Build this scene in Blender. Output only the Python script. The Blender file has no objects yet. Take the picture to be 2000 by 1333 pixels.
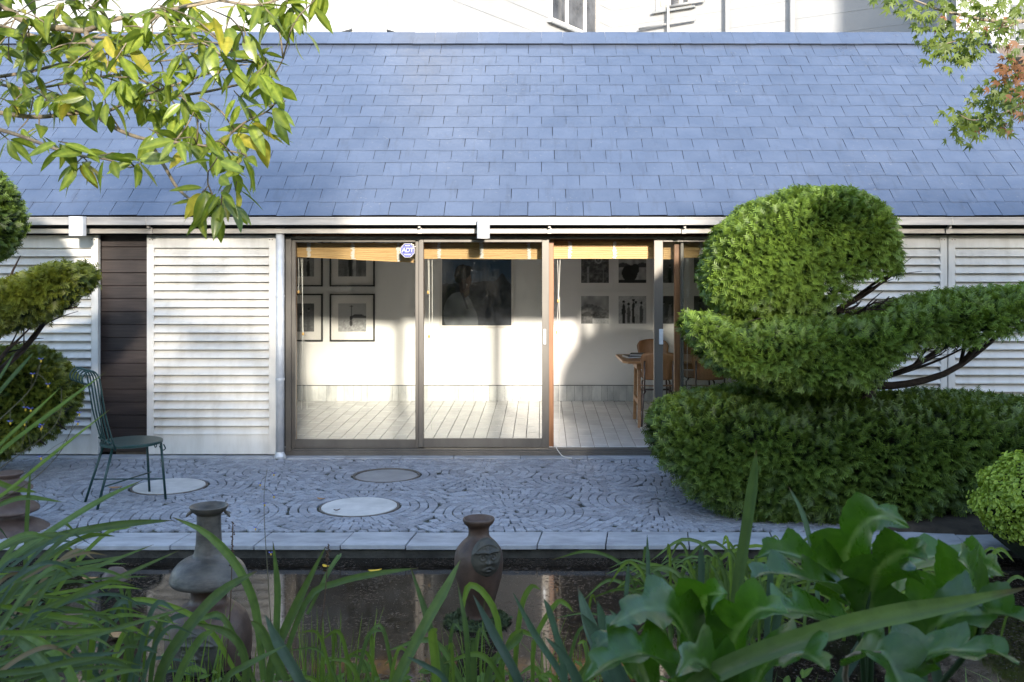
import bpy, math, random
import numpy as np
from mathutils import Vector, Matrix, Euler

random.seed(7); rng = np.random.default_rng(7)
scene = bpy.context.scene
COL = scene.collection

# ------------------------------------------------------------------ camera, sky, sun, exposure
F = 2050.0; U0, V0 = 1058.0, 490.0; EYE = 2.0
def W(u, v, Y):
    """point of the place seen at photo pixel (u, v) at distance Y"""
    return Vector(((u - U0) * Y / F, Y, EYE - (v - V0) * Y / F))
def G(u, v, z=0.0):
    return W(u, v, F * (EYE - z) / (v - V0))

cam = bpy.data.cameras.new('camera'); camo = bpy.data.objects.new('camera', cam); COL.objects.link(camo)
camo.location = (0, 0, EYE); camo.rotation_euler = (math.radians(90), 0, 0)
cam.sensor_width = 36; cam.sensor_fit = 'HORIZONTAL'; cam.lens = 36 * F / 2000
cam.shift_x = -(U0 - 1000) / 2000; cam.shift_y = -(666.5 - V0) / 2000
cam.clip_start = 0.05; cam.clip_end = 3000
cam.dof.use_dof = True; cam.dof.focus_distance = 9.3; cam.dof.aperture_fstop = 9.0
scene.camera = camo

SUN_EL = math.radians(15.2); SX = -0.20            # sun low behind the camera, a little to its right
to_sun = Vector((-SX, -1.0, math.tan(SUN_EL) * math.hypot(SX, 1))).normalized()
world = bpy.data.worlds.new('World'); scene.world = world; world.use_nodes = True
wn = world.node_tree; wn.nodes.clear()
wout = wn.nodes.new('ShaderNodeOutputWorld'); wbg = wn.nodes.new('ShaderNodeBackground')
sky = wn.nodes.new('ShaderNodeTexSky'); sky.sky_type = 'NISHITA'; sky.sun_disc = False
sky.sun_elevation = SUN_EL; sky.sun_rotation = math.atan2(to_sun.x, to_sun.y)
sky.altitude = 50; sky.air_density = 1.0; sky.dust_density = 1.0; sky.ozone_density = 2.5
# thin broken cloud over the whole sky
tc = wn.nodes.new('ShaderNodeTexCoord'); cn = wn.nodes.new('ShaderNodeTexNoise')
cn.inputs['Scale'].default_value = 3.2; cn.inputs['Detail'].default_value = 7; cn.inputs['Roughness'].default_value = 0.6
wn.links.new(tc.outputs['Generated'], cn.inputs['Vector'])
cr = wn.nodes.new('ShaderNodeMapRange'); cr.inputs[1].default_value = 0.53; cr.inputs[2].default_value = 0.66
cr.inputs[3].default_value = 0.0; cr.inputs[4].default_value = 0.6
wn.links.new(cn.outputs['Fac'], cr.inputs[0])
wm = wn.nodes.new('ShaderNodeMix'); wm.data_type = 'RGBA'
wm.inputs[7].default_value = (6.0, 6.3, 7.0, 1)
wn.links.new(cr.outputs[0], wm.inputs[0]); wn.links.new(sky.outputs[0], wm.inputs[6])
wn.links.new(wm.outputs[2], wbg.inputs[0]); wbg.inputs[1].default_value = 0.15
wn.links.new(wbg.outputs[0], wout.inputs[0])
sun = bpy.data.lights.new('sun', 'SUN'); sun.energy = 3.1; sun.angle = math.radians(3.0); sun.color = (1.0, 0.90, 0.77)
suno = bpy.data.objects.new('sun', sun); COL.objects.link(suno)
suno.rotation_euler = (-to_sun).to_track_quat('-Z', 'Y').to_euler(); suno.location = (4, -20, 12)
vs = scene.view_settings; vs.view_transform = 'Standard'; vs.look = 'None'; vs.exposure = 1.85; vs.gamma = 1
vs.use_curve_mapping = False
scene.render.engine = 'CYCLES'
scene.cycles.use_denoising = True
scene.cycles.transparent_max_bounces = 16
scene.cycles.caustics_reflective = False; scene.cycles.caustics_refractive = False

# ------------------------------------------------------------------ materials
def new_mat(name):
    m = bpy.data.materials.new(name); m.use_nodes = True
    return m, m.node_tree, m.node_tree.nodes['Principled BSDF']
def N(nt, typ, **kw):
    n = nt.nodes.new(typ)
    for k, v in kw.items(): setattr(n, k, v)
    return n
def mix_rgb(nt, fac, a, b, blend='MIX'):
    n = N(nt, 'ShaderNodeMix', data_type='RGBA', blend_type=blend)
    for sock, val in ((n.inputs[0], fac), (n.inputs[6], a), (n.inputs[7], b)):
        if hasattr(val, 'links') or hasattr(val, 'is_linked'): nt.links.new(val, sock)
        elif isinstance(val, (int, float)): sock.default_value = val
        else: sock.default_value = (*val, 1)
    return n.outputs[2]
def maprange(nt, val, a, b, c, d):
    n = N(nt, 'ShaderNodeMapRange'); nt.links.new(val, n.inputs[0])
    for i, x in enumerate((a, b, c, d)): n.inputs[i + 1].default_value = x
    return n.outputs[0]
def noise(nt, scale, detail=4, rough=0.55, stretch=None, dist=0.0):
    t = N(nt, 'ShaderNodeTexCoord'); n = N(nt, 'ShaderNodeTexNoise')
    n.inputs['Scale'].default_value = scale; n.inputs['Detail'].default_value = detail
    n.inputs['Roughness'].default_value = rough; n.inputs['Distortion'].default_value = dist
    g = N(nt, 'ShaderNodeNewGeometry'); src = g.outputs['Position']
    if stretch:
        mp = N(nt, 'ShaderNodeMapping'); mp.inputs['Scale'].default_value = stretch
        nt.links.new(src, mp.inputs[0]); src = mp.outputs[0]
    nt.links.new(src, n.inputs['Vector'])
    return n.outputs['Fac']
def piece_random(nt):
    oi = N(nt, 'ShaderNodeObjectInfo'); ge = N(nt, 'ShaderNodeNewGeometry')
    a = N(nt, 'ShaderNodeMath', operation='ADD'); nt.links.new(oi.outputs['Random'], a.inputs[0]); nt.links.new(ge.outputs['Random Per Island'], a.inputs[1])
    f = N(nt, 'ShaderNodeMath', operation='FRACT'); nt.links.new(a.outputs[0], f.inputs[0])
    return f.outputs[0]
def bump(nt, bsdf, h, strength, dist=0.01):
    b = N(nt, 'ShaderNodeBump'); b.inputs['Strength'].default_value = strength; b.inputs['Distance'].default_value = dist
    nt.links.new(h, b.inputs['Height']); nt.links.new(b.outputs[0], bsdf.inputs['Normal'])
def surface(name, c1, c2, rough=0.6, scale=8, metal=0.0, var=0.0, stretch=None, bmp=0.0, bscale=None, spec=0.5, lo=0.35, hi=0.65, rough2=None, coat=0.0):
    """two-colour noise material, optional per-piece value shift and bump"""
    m, nt, b = new_mat(name)
    f = noise(nt, scale, 5, 0.6, stretch)
    c = mix_rgb(nt, maprange(nt, f, lo, hi, 0, 1), c1, c2)
    if var:
        r = maprange(nt, piece_random(nt), 0, 1, 1 - var, 1 + var)
        cc = N(nt, 'ShaderNodeCombineColor')
        for i in range(3): nt.links.new(r, cc.inputs[i])
        c = mix_rgb(nt, 1.0, c, cc.outputs[0], 'MULTIPLY')
    nt.links.new(c, b.inputs['Base Color'])
    b.inputs['Roughness'].default_value = rough; b.inputs['Metallic'].default_value = metal
    b.inputs['Specular IOR Level'].default_value = spec; b.inputs['Coat Weight'].default_value = coat
    if rough2 is not None:
        f2 = noise(nt, scale * 0.6, 3); nt.links.new(maprange(nt, f2, 0.3, 0.7, rough, rough2), b.inputs['Roughness'])
    if bmp: bump(nt, b, noise(nt, bscale or scale * 4, 4, 0.6, stretch), bmp)
    return m
def leafy(name, dark, light, rough=0.45, trans=0.3, spec=0.5, attr='Col', noise_scale=None, veins=0.0):
    """leaf material: colour runs dark->light by the mesh attribute Col.r, tint shift by Col.g, light passes through"""
    m, nt, b = new_mat(name)
    a = N(nt, 'ShaderNodeAttribute', attribute_name=attr)
    s = N(nt, 'ShaderNodeSeparateColor'); nt.links.new(a.outputs['Color'], s.inputs[0])
    fac = s.outputs[0]
    c = mix_rgb(nt, fac, dark, light)
    df = N(nt, 'ShaderNodeMath', operation='SUBTRACT', use_clamp=True); nt.links.new(s.outputs[1], df.inputs[0]); nt.links.new(s.outputs[0], df.inputs[1])
    c = mix_rgb(nt, df.outputs[0], c, (0.10, 0.055, 0.03))
    dp = N(nt, 'ShaderNodeMath', operation='SUBTRACT', use_clamp=True); nt.links.new(s.outputs[2], dp.inputs[0]); nt.links.new(s.outputs[0], dp.inputs[1])
    c = mix_rgb(nt, dp.outputs[0], c, (0.22, 0.30, 0.13))
    oi = N(nt, 'ShaderNodeObjectInfo')
    v = maprange(nt, oi.outputs['Random'], 0, 1, 0.75, 1.2)
    cc = N(nt, 'ShaderNodeCombineColor')
    for i in range(3): nt.links.new(v, cc.inputs[i])
    c = mix_rgb(nt, 1.0, c, cc.outputs[0], 'MULTIPLY')
    if noise_scale:
        c = mix_rgb(nt, maprange(nt, noise(nt, noise_scale, 3), 0.4, 0.7, 0, 0.35), c, tuple(x * 0.5 for x in dark))
    nt.links.new(c, b.inputs['Base Color'])
    b.inputs['Roughness'].default_value = rough; b.inputs['Specular IOR Level'].default_value = spec
    if veins:
        h = N(nt, 'ShaderNodeMath', operation='ADD'); h2 = N(nt, 'ShaderNodeMath', operation='MULTIPLY'); h2.inputs[1].default_value = 0.5
        nt.links.new(noise(nt, 70, 3), h2.inputs[0]); nt.links.new(h2.outputs[0], h.inputs[0]); nt.links.new(fac, h.inputs[1]); bump(nt, b, h.outputs[0], veins, 0.006)
        nt.links.new(maprange(nt, noise(nt, 28, 3), 0.35, 0.65, rough * .8, rough * 1.5), b.inputs['Roughness'])
    if trans:
        t = N(nt, 'ShaderNodeBsdfTranslucent')
        tcl = mix_rgb(nt, 1.0, c, (1.3, 1.25, 0.55), 'MULTIPLY'); nt.links.new(tcl, t.inputs[0])
        mx = N(nt, 'ShaderNodeMixShader'); mx.inputs[0].default_value = trans
        nt.links.new(b.outputs[0], mx.inputs[1]); nt.links.new(t.outputs[0], mx.inputs[2])
        nt.links.new(mx.outputs[0], nt.nodes['Material Output'].inputs[0])
    return m

M = {}
# roof slate: blue-grey, smooth enough to mirror the sky
m, nt, b = new_mat('slate'); M['slate'] = m
f = noise(nt, 3, 5); f2 = noise(nt, 60, 3, 0.6, (1, 0.25, 1))
c = mix_rgb(nt, maprange(nt, f, 0.35, 0.65, 0, 1), (0.074, 0.096, 0.146), (0.088, 0.112, 0.166))
c = mix_rgb(nt, maprange(nt, f2, 0.6, 0.85, 0, 0.2), c, (0.14, 0.15, 0.18))
lich = noise(nt, 26, 4, 0.7); lb = noise(nt, 1.3, 3); lmk = N(nt, 'ShaderNodeMath', operation='MULTIPLY'); nt.links.new(maprange(nt, lich, 0.60, 0.70, 0, 1), lmk.inputs[0]); nt.links.new(maprange(nt, lb, 0.45, 0.7, 0, 0.55), lmk.inputs[1])
c = mix_rgb(nt, lmk.outputs[0], c, (0.21, 0.21, 0.20))
c = mix_rgb(nt, maprange(nt, noise(nt, 5, 4, 0.6, (2.5, .5, .5)), 0.55, 0.8, 0, 0.5), c, (0.055, 0.062, 0.08))
r = maprange(nt, piece_random(nt), 0, 1, 0.91, 1.06); cc = N(nt, 'ShaderNodeCombineColor')
for i in range(3): nt.links.new(r, cc.inputs[i])
nt.links.new(mix_rgb(nt, 1.0, c, cc.outputs[0], 'MULTIPLY'), b.inputs['Base Color'])
nt.links.new(maprange(nt, noise(nt, 9, 4), 0.3, 0.7, 0.13, 0.24), b.inputs['Roughness'])
b.inputs['Specular IOR Level'].default_value = 1.0; b.inputs['IOR'].default_value = 1.75
bump(nt, b, noise(nt, 18, 4), 0.12, 0.01)
M['alu'] = surface('aluminium', (0.26, 0.255, 0.25), (0.36, 0.35, 0.34), 0.42, 6, 0.35, stretch=(0.4, 1, 4), rough2=0.55)
M['bronze'] = surface('bronze_aluminium', (0.115, 0.105, 0.095), (0.15, 0.14, 0.125), 0.36, 5, 0.45, stretch=(1, 1, 0.3))
M['rail_metal'] = surface('aged_rail', (0.30, 0.28, 0.26), (0.42, 0.40, 0.37), 0.45, 9, 0.4, stretch=(0.5, 1, 3))
M['white'] = surface('white_paint', (0.52, 0.51, 0.48), (0.63, 0.625, 0.60), 0.45, 5, stretch=(1.6, 1, 0.35), bmp=0.06, bscale=60, lo=0.30, hi=0.55)
M['white_lamp'] = surface('white_lamp_paint', (0.62, 0.63, 0.64), (0.66, 0.67, 0.68), 0.35, 5)
M['board'] = surface('dark_board', (0.020, 0.014, 0.013), (0.042, 0.030, 0.028), 0.55, 10, var=0.2, stretch=(0.35, 1, 8), bmp=0.25, bscale=30)
M['dark'] = surface('dark_gap', (0.012, 0.011, 0.011), (0.02, 0.018, 0.018), 0.8)
M['galv'] = surface('galvanised', (0.50, 0.53, 0.57), (0.60, 0.63, 0.67), 0.45, 14, 0.35)
M['plaster'] = surface('plaster', (0.76, 0.745, 0.73), (0.80, 0.785, 0.77), 0.75, 2, bmp=0.05, bscale=40)
M['ceiling'] = surface('ceiling', (0.60, 0.57, 0.54), (0.64, 0.61, 0.58), 0.8)
M['marble'] = surface('marble_tile', (0.56, 0.56, 0.555), (0.68, 0.68, 0.67), 0.26, 5, var=0.06, lo=0.3, hi=0.7, stretch=(1, 0.5, 1))
M['marble_skirting'] = surface('marble_skirting', (0.40, 0.41, 0.42), (0.68, 0.68, 0.66), 0.35, 7, var=0.16, lo=0.3, hi=0.62, stretch=(1.2, 1, 0.5))
M['grout'] = surface('grout', (0.13, 0.115, 0.10), (0.18, 0.16, 0.14), 0.9)
M['timber_post'] = surface('timber_post', (0.20, 0.085, 0.035), (0.31, 0.14, 0.06), 0.42, 10, stretch=(4, 4, 0.3))
M['oak'] = surface('oak', (0.30, 0.15, 0.06), (0.40, 0.21, 0.09), 0.4, 12, stretch=(0.4, 4, 4))
M['ply'] = surface('plywood_shell', (0.27, 0.125, 0.05), (0.35, 0.165, 0.07), 0.35, 8, stretch=(5, 3, 0.4))
M['steel'] = surface('dark_steel', (0.10, 0.075, 0.065), (0.15, 0.11, 0.10), 0.35, 8, 0.7)
M['rubber'] = surface('pale_rubber', (0.55, 0.53, 0.48), (0.6, 0.58, 0.53), 0.7)
M['black_frame'] = surface('black_frame', (0.012, 0.012, 0.012), (0.02, 0.02, 0.02), 0.4)
M['mat_card'] = surface('mat_card', (0.66, 0.63, 0.60), (0.70, 0.67, 0.64), 0.8)
M['cord'] = surface('cord', (0.68, 0.66, 0.6), (0.74, 0.72, 0.66), 0.8)
M['toggle'] = surface('toggle_wood', (0.62, 0.36, 0.12), (0.7, 0.44, 0.16), 0.5)
M['white_thread'] = surface('white_thread', (0.62, 0.60, 0.55), (0.78, 0.77, 0.72), 0.9, 300, bmp=0.5, bscale=500)
# bamboo: thin stick lines run along the blind, colour changes from stick to stick
m, nt, b = new_mat('bamboo'); M['bamboo'] = m
f = noise(nt, 12, 3, 0.5, (0.3, 1, 14)); f2 = noise(nt, 40, 2, 0.5, (0.1, 1, 10))
c = mix_rgb(nt, maprange(nt, f, 0.3, 0.7, 0, 1), (0.46, 0.26, 0.085), (0.66, 0.43, 0.18))
c = mix_rgb(nt, maprange(nt, f2, 0.58, 0.72, 0, 0.7), c, (0.25, 0.12, 0.04))
nt.links.new(c, b.inputs['Base Color']); b.inputs['Roughness'].default_value = 0.55
tr = N(nt, 'ShaderNodeBsdfTranslucent'); nt.links.new(c, tr.inputs[0]); mx = N(nt, 'ShaderNodeMixShader'); mx.inputs[0].default_value = 0.2
nt.links.new(b.outputs[0], mx.inputs[1]); nt.links.new(tr.outputs[0], mx.inputs[2]); nt.links.new(mx.outputs[0], nt.nodes['Material Output'].inputs[0])
# pane: clear sheet with Fresnel mirror on its front face
m, nt, b = new_mat('glass_pane'); M['glass'] = m; nt.nodes.remove(b)
tp = N(nt, 'ShaderNodeBsdfTransparent'); tp.inputs[0].default_value = (0.93, 0.94, 0.93, 1)
gl = N(nt, 'ShaderNodeBsdfGlossy'); gl.inputs['Roughness'].default_value = 0.0
fr = N(nt, 'ShaderNodeFresnel'); fr.inputs[0].default_value = 1.5
ge = N(nt, 'ShaderNodeNewGeometry'); inv = N(nt, 'ShaderNodeMath', operation='SUBTRACT'); inv.inputs[0].default_value = 1
nt.links.new(ge.outputs['Backfacing'], inv.inputs[1]); mu = N(nt, 'ShaderNodeMath', operation='MULTIPLY')
nt.links.new(fr.outputs[0], mu.inputs[0]); nt.links.new(inv.outputs[0], mu.inputs[1])
mu2 = N(nt, 'ShaderNodeMath', operation='MULTIPLY'); nt.links.new(mu.outputs[0], mu2.inputs[0]); mu2.inputs[1].default_value = 1.6
mx = N(nt, 'ShaderNodeMixShader'); nt.links.new(mu2.outputs[0], mx.inputs[0]); nt.links.new(tp.outputs[0], mx.inputs[1]); nt.links.new(gl.outputs[0], mx.inputs[2])
dus = N(nt, 'ShaderNodeBsdfDiffuse'); dus.inputs[0].default_value = (0.7, 0.68, 0.64, 1); mdu = N(nt, 'ShaderNodeMixShader')
da = N(nt, 'ShaderNodeMath', operation='ADD'); nt.links.new(maprange(nt, noise(nt, 70, 2, 0.5), 0.72, 0.77, 0, 0.22), da.inputs[0]); nt.links.new(maprange(nt, noise(nt, 5, 4, 0.65, (1, 1, .4)), 0.5, 0.85, 0.0, 0.010), da.inputs[1])
nt.links.new(da.outputs[0], mdu.inputs[0]); nt.links.new(mx.outputs[0], mdu.inputs[1]); nt.links.new(dus.outputs[0], mdu.inputs[2])
nt.links.new(mdu.outputs[0], nt.nodes['Material Output'].inputs[0])
# paving
M['cobble'] = surface('granite_cobble', (0.22, 0.235, 0.27), (0.36, 0.38, 0.425), 0.62, 55, var=0.22, bmp=0.5, bscale=90, lo=0.3, hi=0.7)
M['joint'] = surface('joint_soil', (0.034, 0.035, 0.034), (0.066, 0.078, 0.050), 0.95, 6, bmp=0.4)
M['kerb'] = surface('bluestone_kerb', (0.27, 0.285, 0.315), (0.44, 0.46, 0.49), 0.6, 4, var=0.08, bmp=0.25, bscale=50, stretch=(1, 2, 1))
M['disc_pale'] = surface('pale_stone_disc', (0.50, 0.50, 0.49), (0.66, 0.65, 0.63), 0.6, 5, bmp=0.15, bscale=40)
M['disc_grey'] = surface('grey_concrete_disc', (0.26, 0.26, 0.265), (0.34, 0.34, 0.345), 0.6, 5, bmp=0.15, bscale=40)
M['rust_ring'] = surface('rusty_ring', (0.10, 0.085, 0.07), (0.17, 0.15, 0.13), 0.7, 14)
M['wet_stone'] = surface('wet_stone', (0.03, 0.03, 0.028), (0.07, 0.07, 0.062), 0.4, 10, bmp=0.5)
M['soil'] = surface('soil', (0.022, 0.017, 0.012), (0.055, 0.043, 0.03), 0.95, 9, bmp=0.8, bscale=30)
# pond: dark mirror with drifting scum and pale specks
m, nt, b = new_mat('pond_water'); M['water'] = m
fs = noise(nt, 42, 4, 0.8); fb = noise(nt, 3.0, 4, 0.6); vo = noise(nt, 95, 3, 0.7)
film = mix_rgb(nt, maprange(nt, fb, 0.35, 0.65, 0, 1), (0.006, 0.005, 0.004), (0.014, 0.0105, 0.0075))
sp = N(nt, 'ShaderNodeMath', operation='MULTIPLY'); nt.links.new(maprange(nt, fs, 0.50, 0.62, 0, 1), sp.inputs[0]); nt.links.new(maprange(nt, fb, 0.38, 0.62, 0.2, 0.8), sp.inputs[1])
c = mix_rgb(nt, sp.outputs[0], film, (0.072, 0.051, 0.036))
wp = maprange(nt, vo, 0.66, 0.72, 0, 0.8); c = mix_rgb(nt, wp, c, (0.42, 0.42, 0.40))
nt.links.new(c, b.inputs['Base Color'])
mxr = N(nt, 'ShaderNodeMath', operation='MAXIMUM'); nt.links.new(sp.outputs[0], mxr.inputs[0]); nt.links.new(wp, mxr.inputs[1])
nt.links.new(maprange(nt, mxr.outputs[0], 0, 1, 0.045, 0.55), b.inputs['Roughness']); b.inputs['IOR'].default_value = 1.31
bump(nt, b, noise(nt, 2.5, 2), 0.04, 0.02)
# chair, vases
M['green_metal'] = surface('green_painted_metal', (0.008, 0.036, 0.034), (0.014, 0.055, 0.05), 0.4, 20, bmp=0.1)
M['stoneware'] = surface('grey_stoneware', (0.050, 0.046, 0.041), (0.12, 0.108, 0.092), 0.42, 9, bmp=0.35, bscale=30, stretch=(1, 1, 2.5))
M['terracotta'] = surface('dark_terracotta', (0.052, 0.030, 0.021), (0.105, 0.064, 0.045), 0.5, 9, bmp=0.3, bscale=40)
M['mask_clay'] = surface('mask_clay', (0.04, 0.038, 0.03), (0.085, 0.078, 0.06), 0.5, 12, bmp=0.3, bscale=60)
M['brown_pot'] = surface('brown_pottery', (0.075, 0.050, 0.040), (0.14, 0.098, 0.082), 0.45, 8, bmp=0.25, bscale=30)
M['moss'] = surface('moss', (0.03, 0.05, 0.018), (0.08, 0.11, 0.045), 0.95, 30, bmp=1.0, bscale=60)
M['bark'] = surface('bark', (0.15, 0.12, 0.085), (0.26, 0.215, 0.15), 0.8, 25, bmp=0.6, bscale=50)
M['yew_bark'] = surface('yew_bark', (0.022, 0.015, 0.012), (0.05, 0.034, 0.026), 0.85, 20, bmp=0.6, bscale=40)
M['dry_leaf'] = surface('dry_leaf', (0.32, 0.17, 0.07), (0.46, 0.28, 0.12), 0.7, 30)
M['seed'] = surface('seed_brown', (0.06, 0.035, 0.02), (0.12, 0.07, 0.04), 0.8, 40)
M['violet'] = surface('violet_petal', (0.08, 0.09, 0.42), (0.13, 0.15, 0.55), 0.6, 40)
M['yellow'] = surface('yellow_petal', (0.65, 0.42, 0.02), (0.75, 0.5, 0.04), 0.6, 40)
# foliage
M['yew'] = leafy('yew_needles', (0.010, 0.032, 0.005), (0.33, 0.50, 0.075), 0.5, 0.25)
M['yew_sun_yellow'] = leafy('yew_needles_sun_yellow', (0.016, 0.038, 0.006), (0.40, 0.45, 0.05), 0.5, 0.25)  # yellower yew copy: sunlight on the left tree put into the colour
M['magnolia'] = leafy('glossy_leaf', (0.070, 0.155, 0.028), (0.52, 0.61, 0.10), 0.28, 0.45, 0.6, 'Col', 50)
M['magnolia_yellow'] = leafy('yellow_leaf', (0.30, 0.33, 0.05), (0.70, 0.60, 0.10), 0.35, 0.45, 0.5, 'Col', 60)
M['maple'] = leafy('maple_leaf', (0.045, 0.085, 0.015), (0.19, 0.25, 0.04), 0.5, 0.4)
M['maple_red'] = leafy('maple_leaf_rust', (0.18, 0.075, 0.03), (0.34, 0.16, 0.07), 0.55, 0.35)
M['blade'] = leafy('strap_leaf', (0.046, 0.092, 0.036), (0.170, 0.26, 0.060), 0.42, 0.28, 0.32, 'Col', 25, 0.4)
M['blade_blue'] = leafy('blue_green_blade', (0.040, 0.080, 0.055), (0.10, 0.165, 0.095), 0.45, 0.2, 0.35, 'Col', 25, 0.4)
M['blade_lime'] = leafy('lime_blade', (0.075, 0.145, 0.028), (0.21, 0.31, 0.05), 0.45, 0.35, 0.3, 'Col', 25, 0.4)
M['blade_dry'] = leafy('dry_blade', (0.12, 0.09, 0.05), (0.30, 0.24, 0.14), 0.7, 0.2, 0.3)
M['acanthus'] = leafy('acanthus_leaf', (0.016, 0.070, 0.004), (0.115, 0.26, 0.020), 0.30, 0.42, 0.8, 'Col', 30, 0.25)
M['acanthus'].node_tree.nodes['Principled BSDF'].inputs['Coat Weight'].default_value = 0.3; M['acanthus'].node_tree.nodes['Principled BSDF'].inputs['Coat Roughness'].default_value = 0.22
M['euphorbia'] = leafy('lime_bract', (0.13, 0.22, 0.025), (0.50, 0.62, 0.10), 0.5, 0.35)
M['shade_hedge'] = leafy('shade_hedge_leaf', (0.02, 0.05, 0.01), (0.07, 0.13, 0.025), 0.5, 0.2)
# neighbouring building
M['render_white'] = surface('white_render', (0.29, 0.305, 0.325), (0.325, 0.34, 0.36), 0.6, 1.5)
M['win_dark'] = surface('dark_window', (0.03, 0.035, 0.045), (0.10, 0.11, 0.13), 0.08, 2.0)
M['grey_trim'] = surface('grey_trim', (0.22, 0.24, 0.26), (0.28, 0.3, 0.32), 0.5)
M['brown_timber'] = surface('brown_timber', (0.05, 0.033, 0.028), (0.08, 0.055, 0.045), 0.6)

# ------------------------------------------------------------------ mesh helpers
class MB:
    def __init__(s): s.v = []; s.f = []; s.c = None
    def add(s, verts, faces):
        o = len(s.v); s.v.extend([tuple(p) for p in verts]); s.f.extend([tuple(i + o for i in f) for f in faces]); return s
    def box(s, x0, x1, y0, y1, z0, z1):
        v = [(x0, y0, z0), (x1, y0, z0), (x1, y1, z0), (x0, y1, z0), (x0, y0, z1), (x1, y0, z1), (x1, y1, z1), (x0, y1, z1)]
        return s.add(v, [(0, 3, 2, 1), (4, 5, 6, 7), (0, 1, 5, 4), (1, 2, 6, 5), (2, 3, 7, 6), (3, 0, 4, 7)])
    def prism(s, poly, a, b):
        """closed outline poly (3D points) swept by vector from offset a to b"""
        n = len(poly); a = Vector(a); b = Vector(b)
        v = [Vector(p) + a for p in poly] + [Vector(p) + b for p in poly]
        f = [tuple(range(n)), tuple(range(2 * n - 1, n - 1, -1))] + [(i, i + n, (i + 1) % n + n, (i + 1) % n) for i in range(n)]
        return s.add(v, f)
    def tube(s, pts, r, n=7, caps=True):
        pts = [Vector(p) for p in pts]; rs = r if hasattr(r, '__len__') else [r] * len(pts)
        o = len(s.v); k = len(pts); ref = None
        for i, p in enumerate(pts):
            t = (pts[min(i + 1, k - 1)] - pts[max(i - 1, 0)]).normalized()
            if ref is None: ref = t.orthogonal().normalized()
            ref = (ref - t * ref.dot(t)); ref = ref.normalized() if ref.length > 1e-6 else t.orthogonal().normalized()
            bi = t.cross(ref)
            for j in range(n):
                a = 2 * math.pi * j / n; s.v.append(tuple(p + (ref * math.cos(a) + bi * math.sin(a)) * rs[i]))
        for i in range(k - 1):
            for j in range(n):
                s.f.append((o + i * n + j, o + i * n + (j + 1) % n, o + (i + 1) * n + (j + 1) % n, o + (i + 1) * n + j))
        if caps:
            s.f.append(tuple(o + j for j in reversed(range(n)))); s.f.append(tuple(o + (k - 1) * n + j for j in range(n)))
        return s
    def lathe(s, prof, cx, cy, z0=0, n=32, sx=1.0, wob=0.0):
        o = len(s.v); k = len(prof)
        for r, z in prof:
            for j in range(n):
                a = 2 * math.pi * j / n; rr = r * (1 + wob * math.sin(3 * a + z * 7))
                s.v.append((cx + rr * math.cos(a) * sx, cy + rr * math.sin(a), z0 + z))
        for i in range(k - 1):
            for j in range(n):
                s.f.append((o + i * n + j, o + i * n + (j + 1) % n, o + (i + 1) * n + (j + 1) % n, o + (i + 1) * n + j))
        s.f.append(tuple(o + j for j in reversed(range(n)))); s.f.append(tuple(o + (k - 1) * n + j for j in range(n)))
        return s
    def build(s, name, mat, parent=None, smooth=False, col=None, bevel=0.0):
        me = bpy.data.meshes.new(name); me.from_pydata(s.v, [], s.f); me.update()
        if mat: me.materials.append(mat)
        if smooth: me.polygons.foreach_set('use_smooth', [True] * len(me.polygons))
        if col is not None: set_col(me, col)
        o = link(name, me, parent)
        if bevel:
            bv = o.modifiers.new('bevel', 'BEVEL'); bv.width = bevel; bv.segments = 2; bv.limit_method = 'ANGLE'
        return o
def set_col(me, col):
    a = me.color_attributes.new('Col', 'FLOAT_COLOR', 'POINT')
    col = np.asarray(col, dtype=np.float32)
    if col.ndim == 1: col = np.stack([col, col, col], 1)
    full = np.ones((len(me.vertices), 4), np.float32); full[:, :3] = col
    a.data.foreach_set('color', full.ravel())
def mesh_np(name, V, Fq, mat, col=None, smooth=True):
    """mesh from arrays; Fq all of one polygon size"""
    me = bpy.data.meshes.new(name); V = np.asarray(V, np.float32); Fq = np.asarray(Fq, np.int32); k = Fq.shape[1]
    me.vertices.add(len(V)); me.vertices.foreach_set('co', V.ravel())
    me.loops.add(Fq.size); me.loops.foreach_set('vertex_index', Fq.ravel())
    me.polygons.add(len(Fq)); me.polygons.foreach_set('loop_start', np.arange(0, Fq.size, k, dtype=np.int32))
    me.polygons.foreach_set('loop_total', np.full(len(Fq), k, np.int32))
    if smooth: me.polygons.foreach_set('use_smooth', np.ones(len(Fq), bool))
    me.update(calc_edges=True); me.validate()
    if mat: me.materials.append(mat)
    if col is not None: set_col(me, col)
    return me
WM = {}
def link(name, me, parent=None, mt=None):
    """every placement is given in world space, whatever the parent"""
    o = bpy.data.objects.new(name, me); COL.objects.link(o)
    mt = mt if mt is not None else Matrix.Identity(4); o.matrix_basis = mt
    if parent is not None:
        o.parent = parent; o.matrix_parent_inverse = WM[parent.name].inverted()
    WM[o.name] = mt.copy(); return o
def thing(name, label, cat, loc=(0, 0, 0), group=None):
    o = bpy.data.objects.new(name, None); COL.objects.link(o); o.location = loc; o.empty_display_size = 0.1
    WM[o.name] = Matrix.Translation(loc); return tag(o, label, cat, group)
def tag(o, label, cat, group=None):
    o['label'] = label; o['category'] = cat
    if group: o['group'] = group
    return o
def structure(o): o['kind'] = 'structure'; return o
def stuff(o): o['kind'] = 'stuff'; return o
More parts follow.
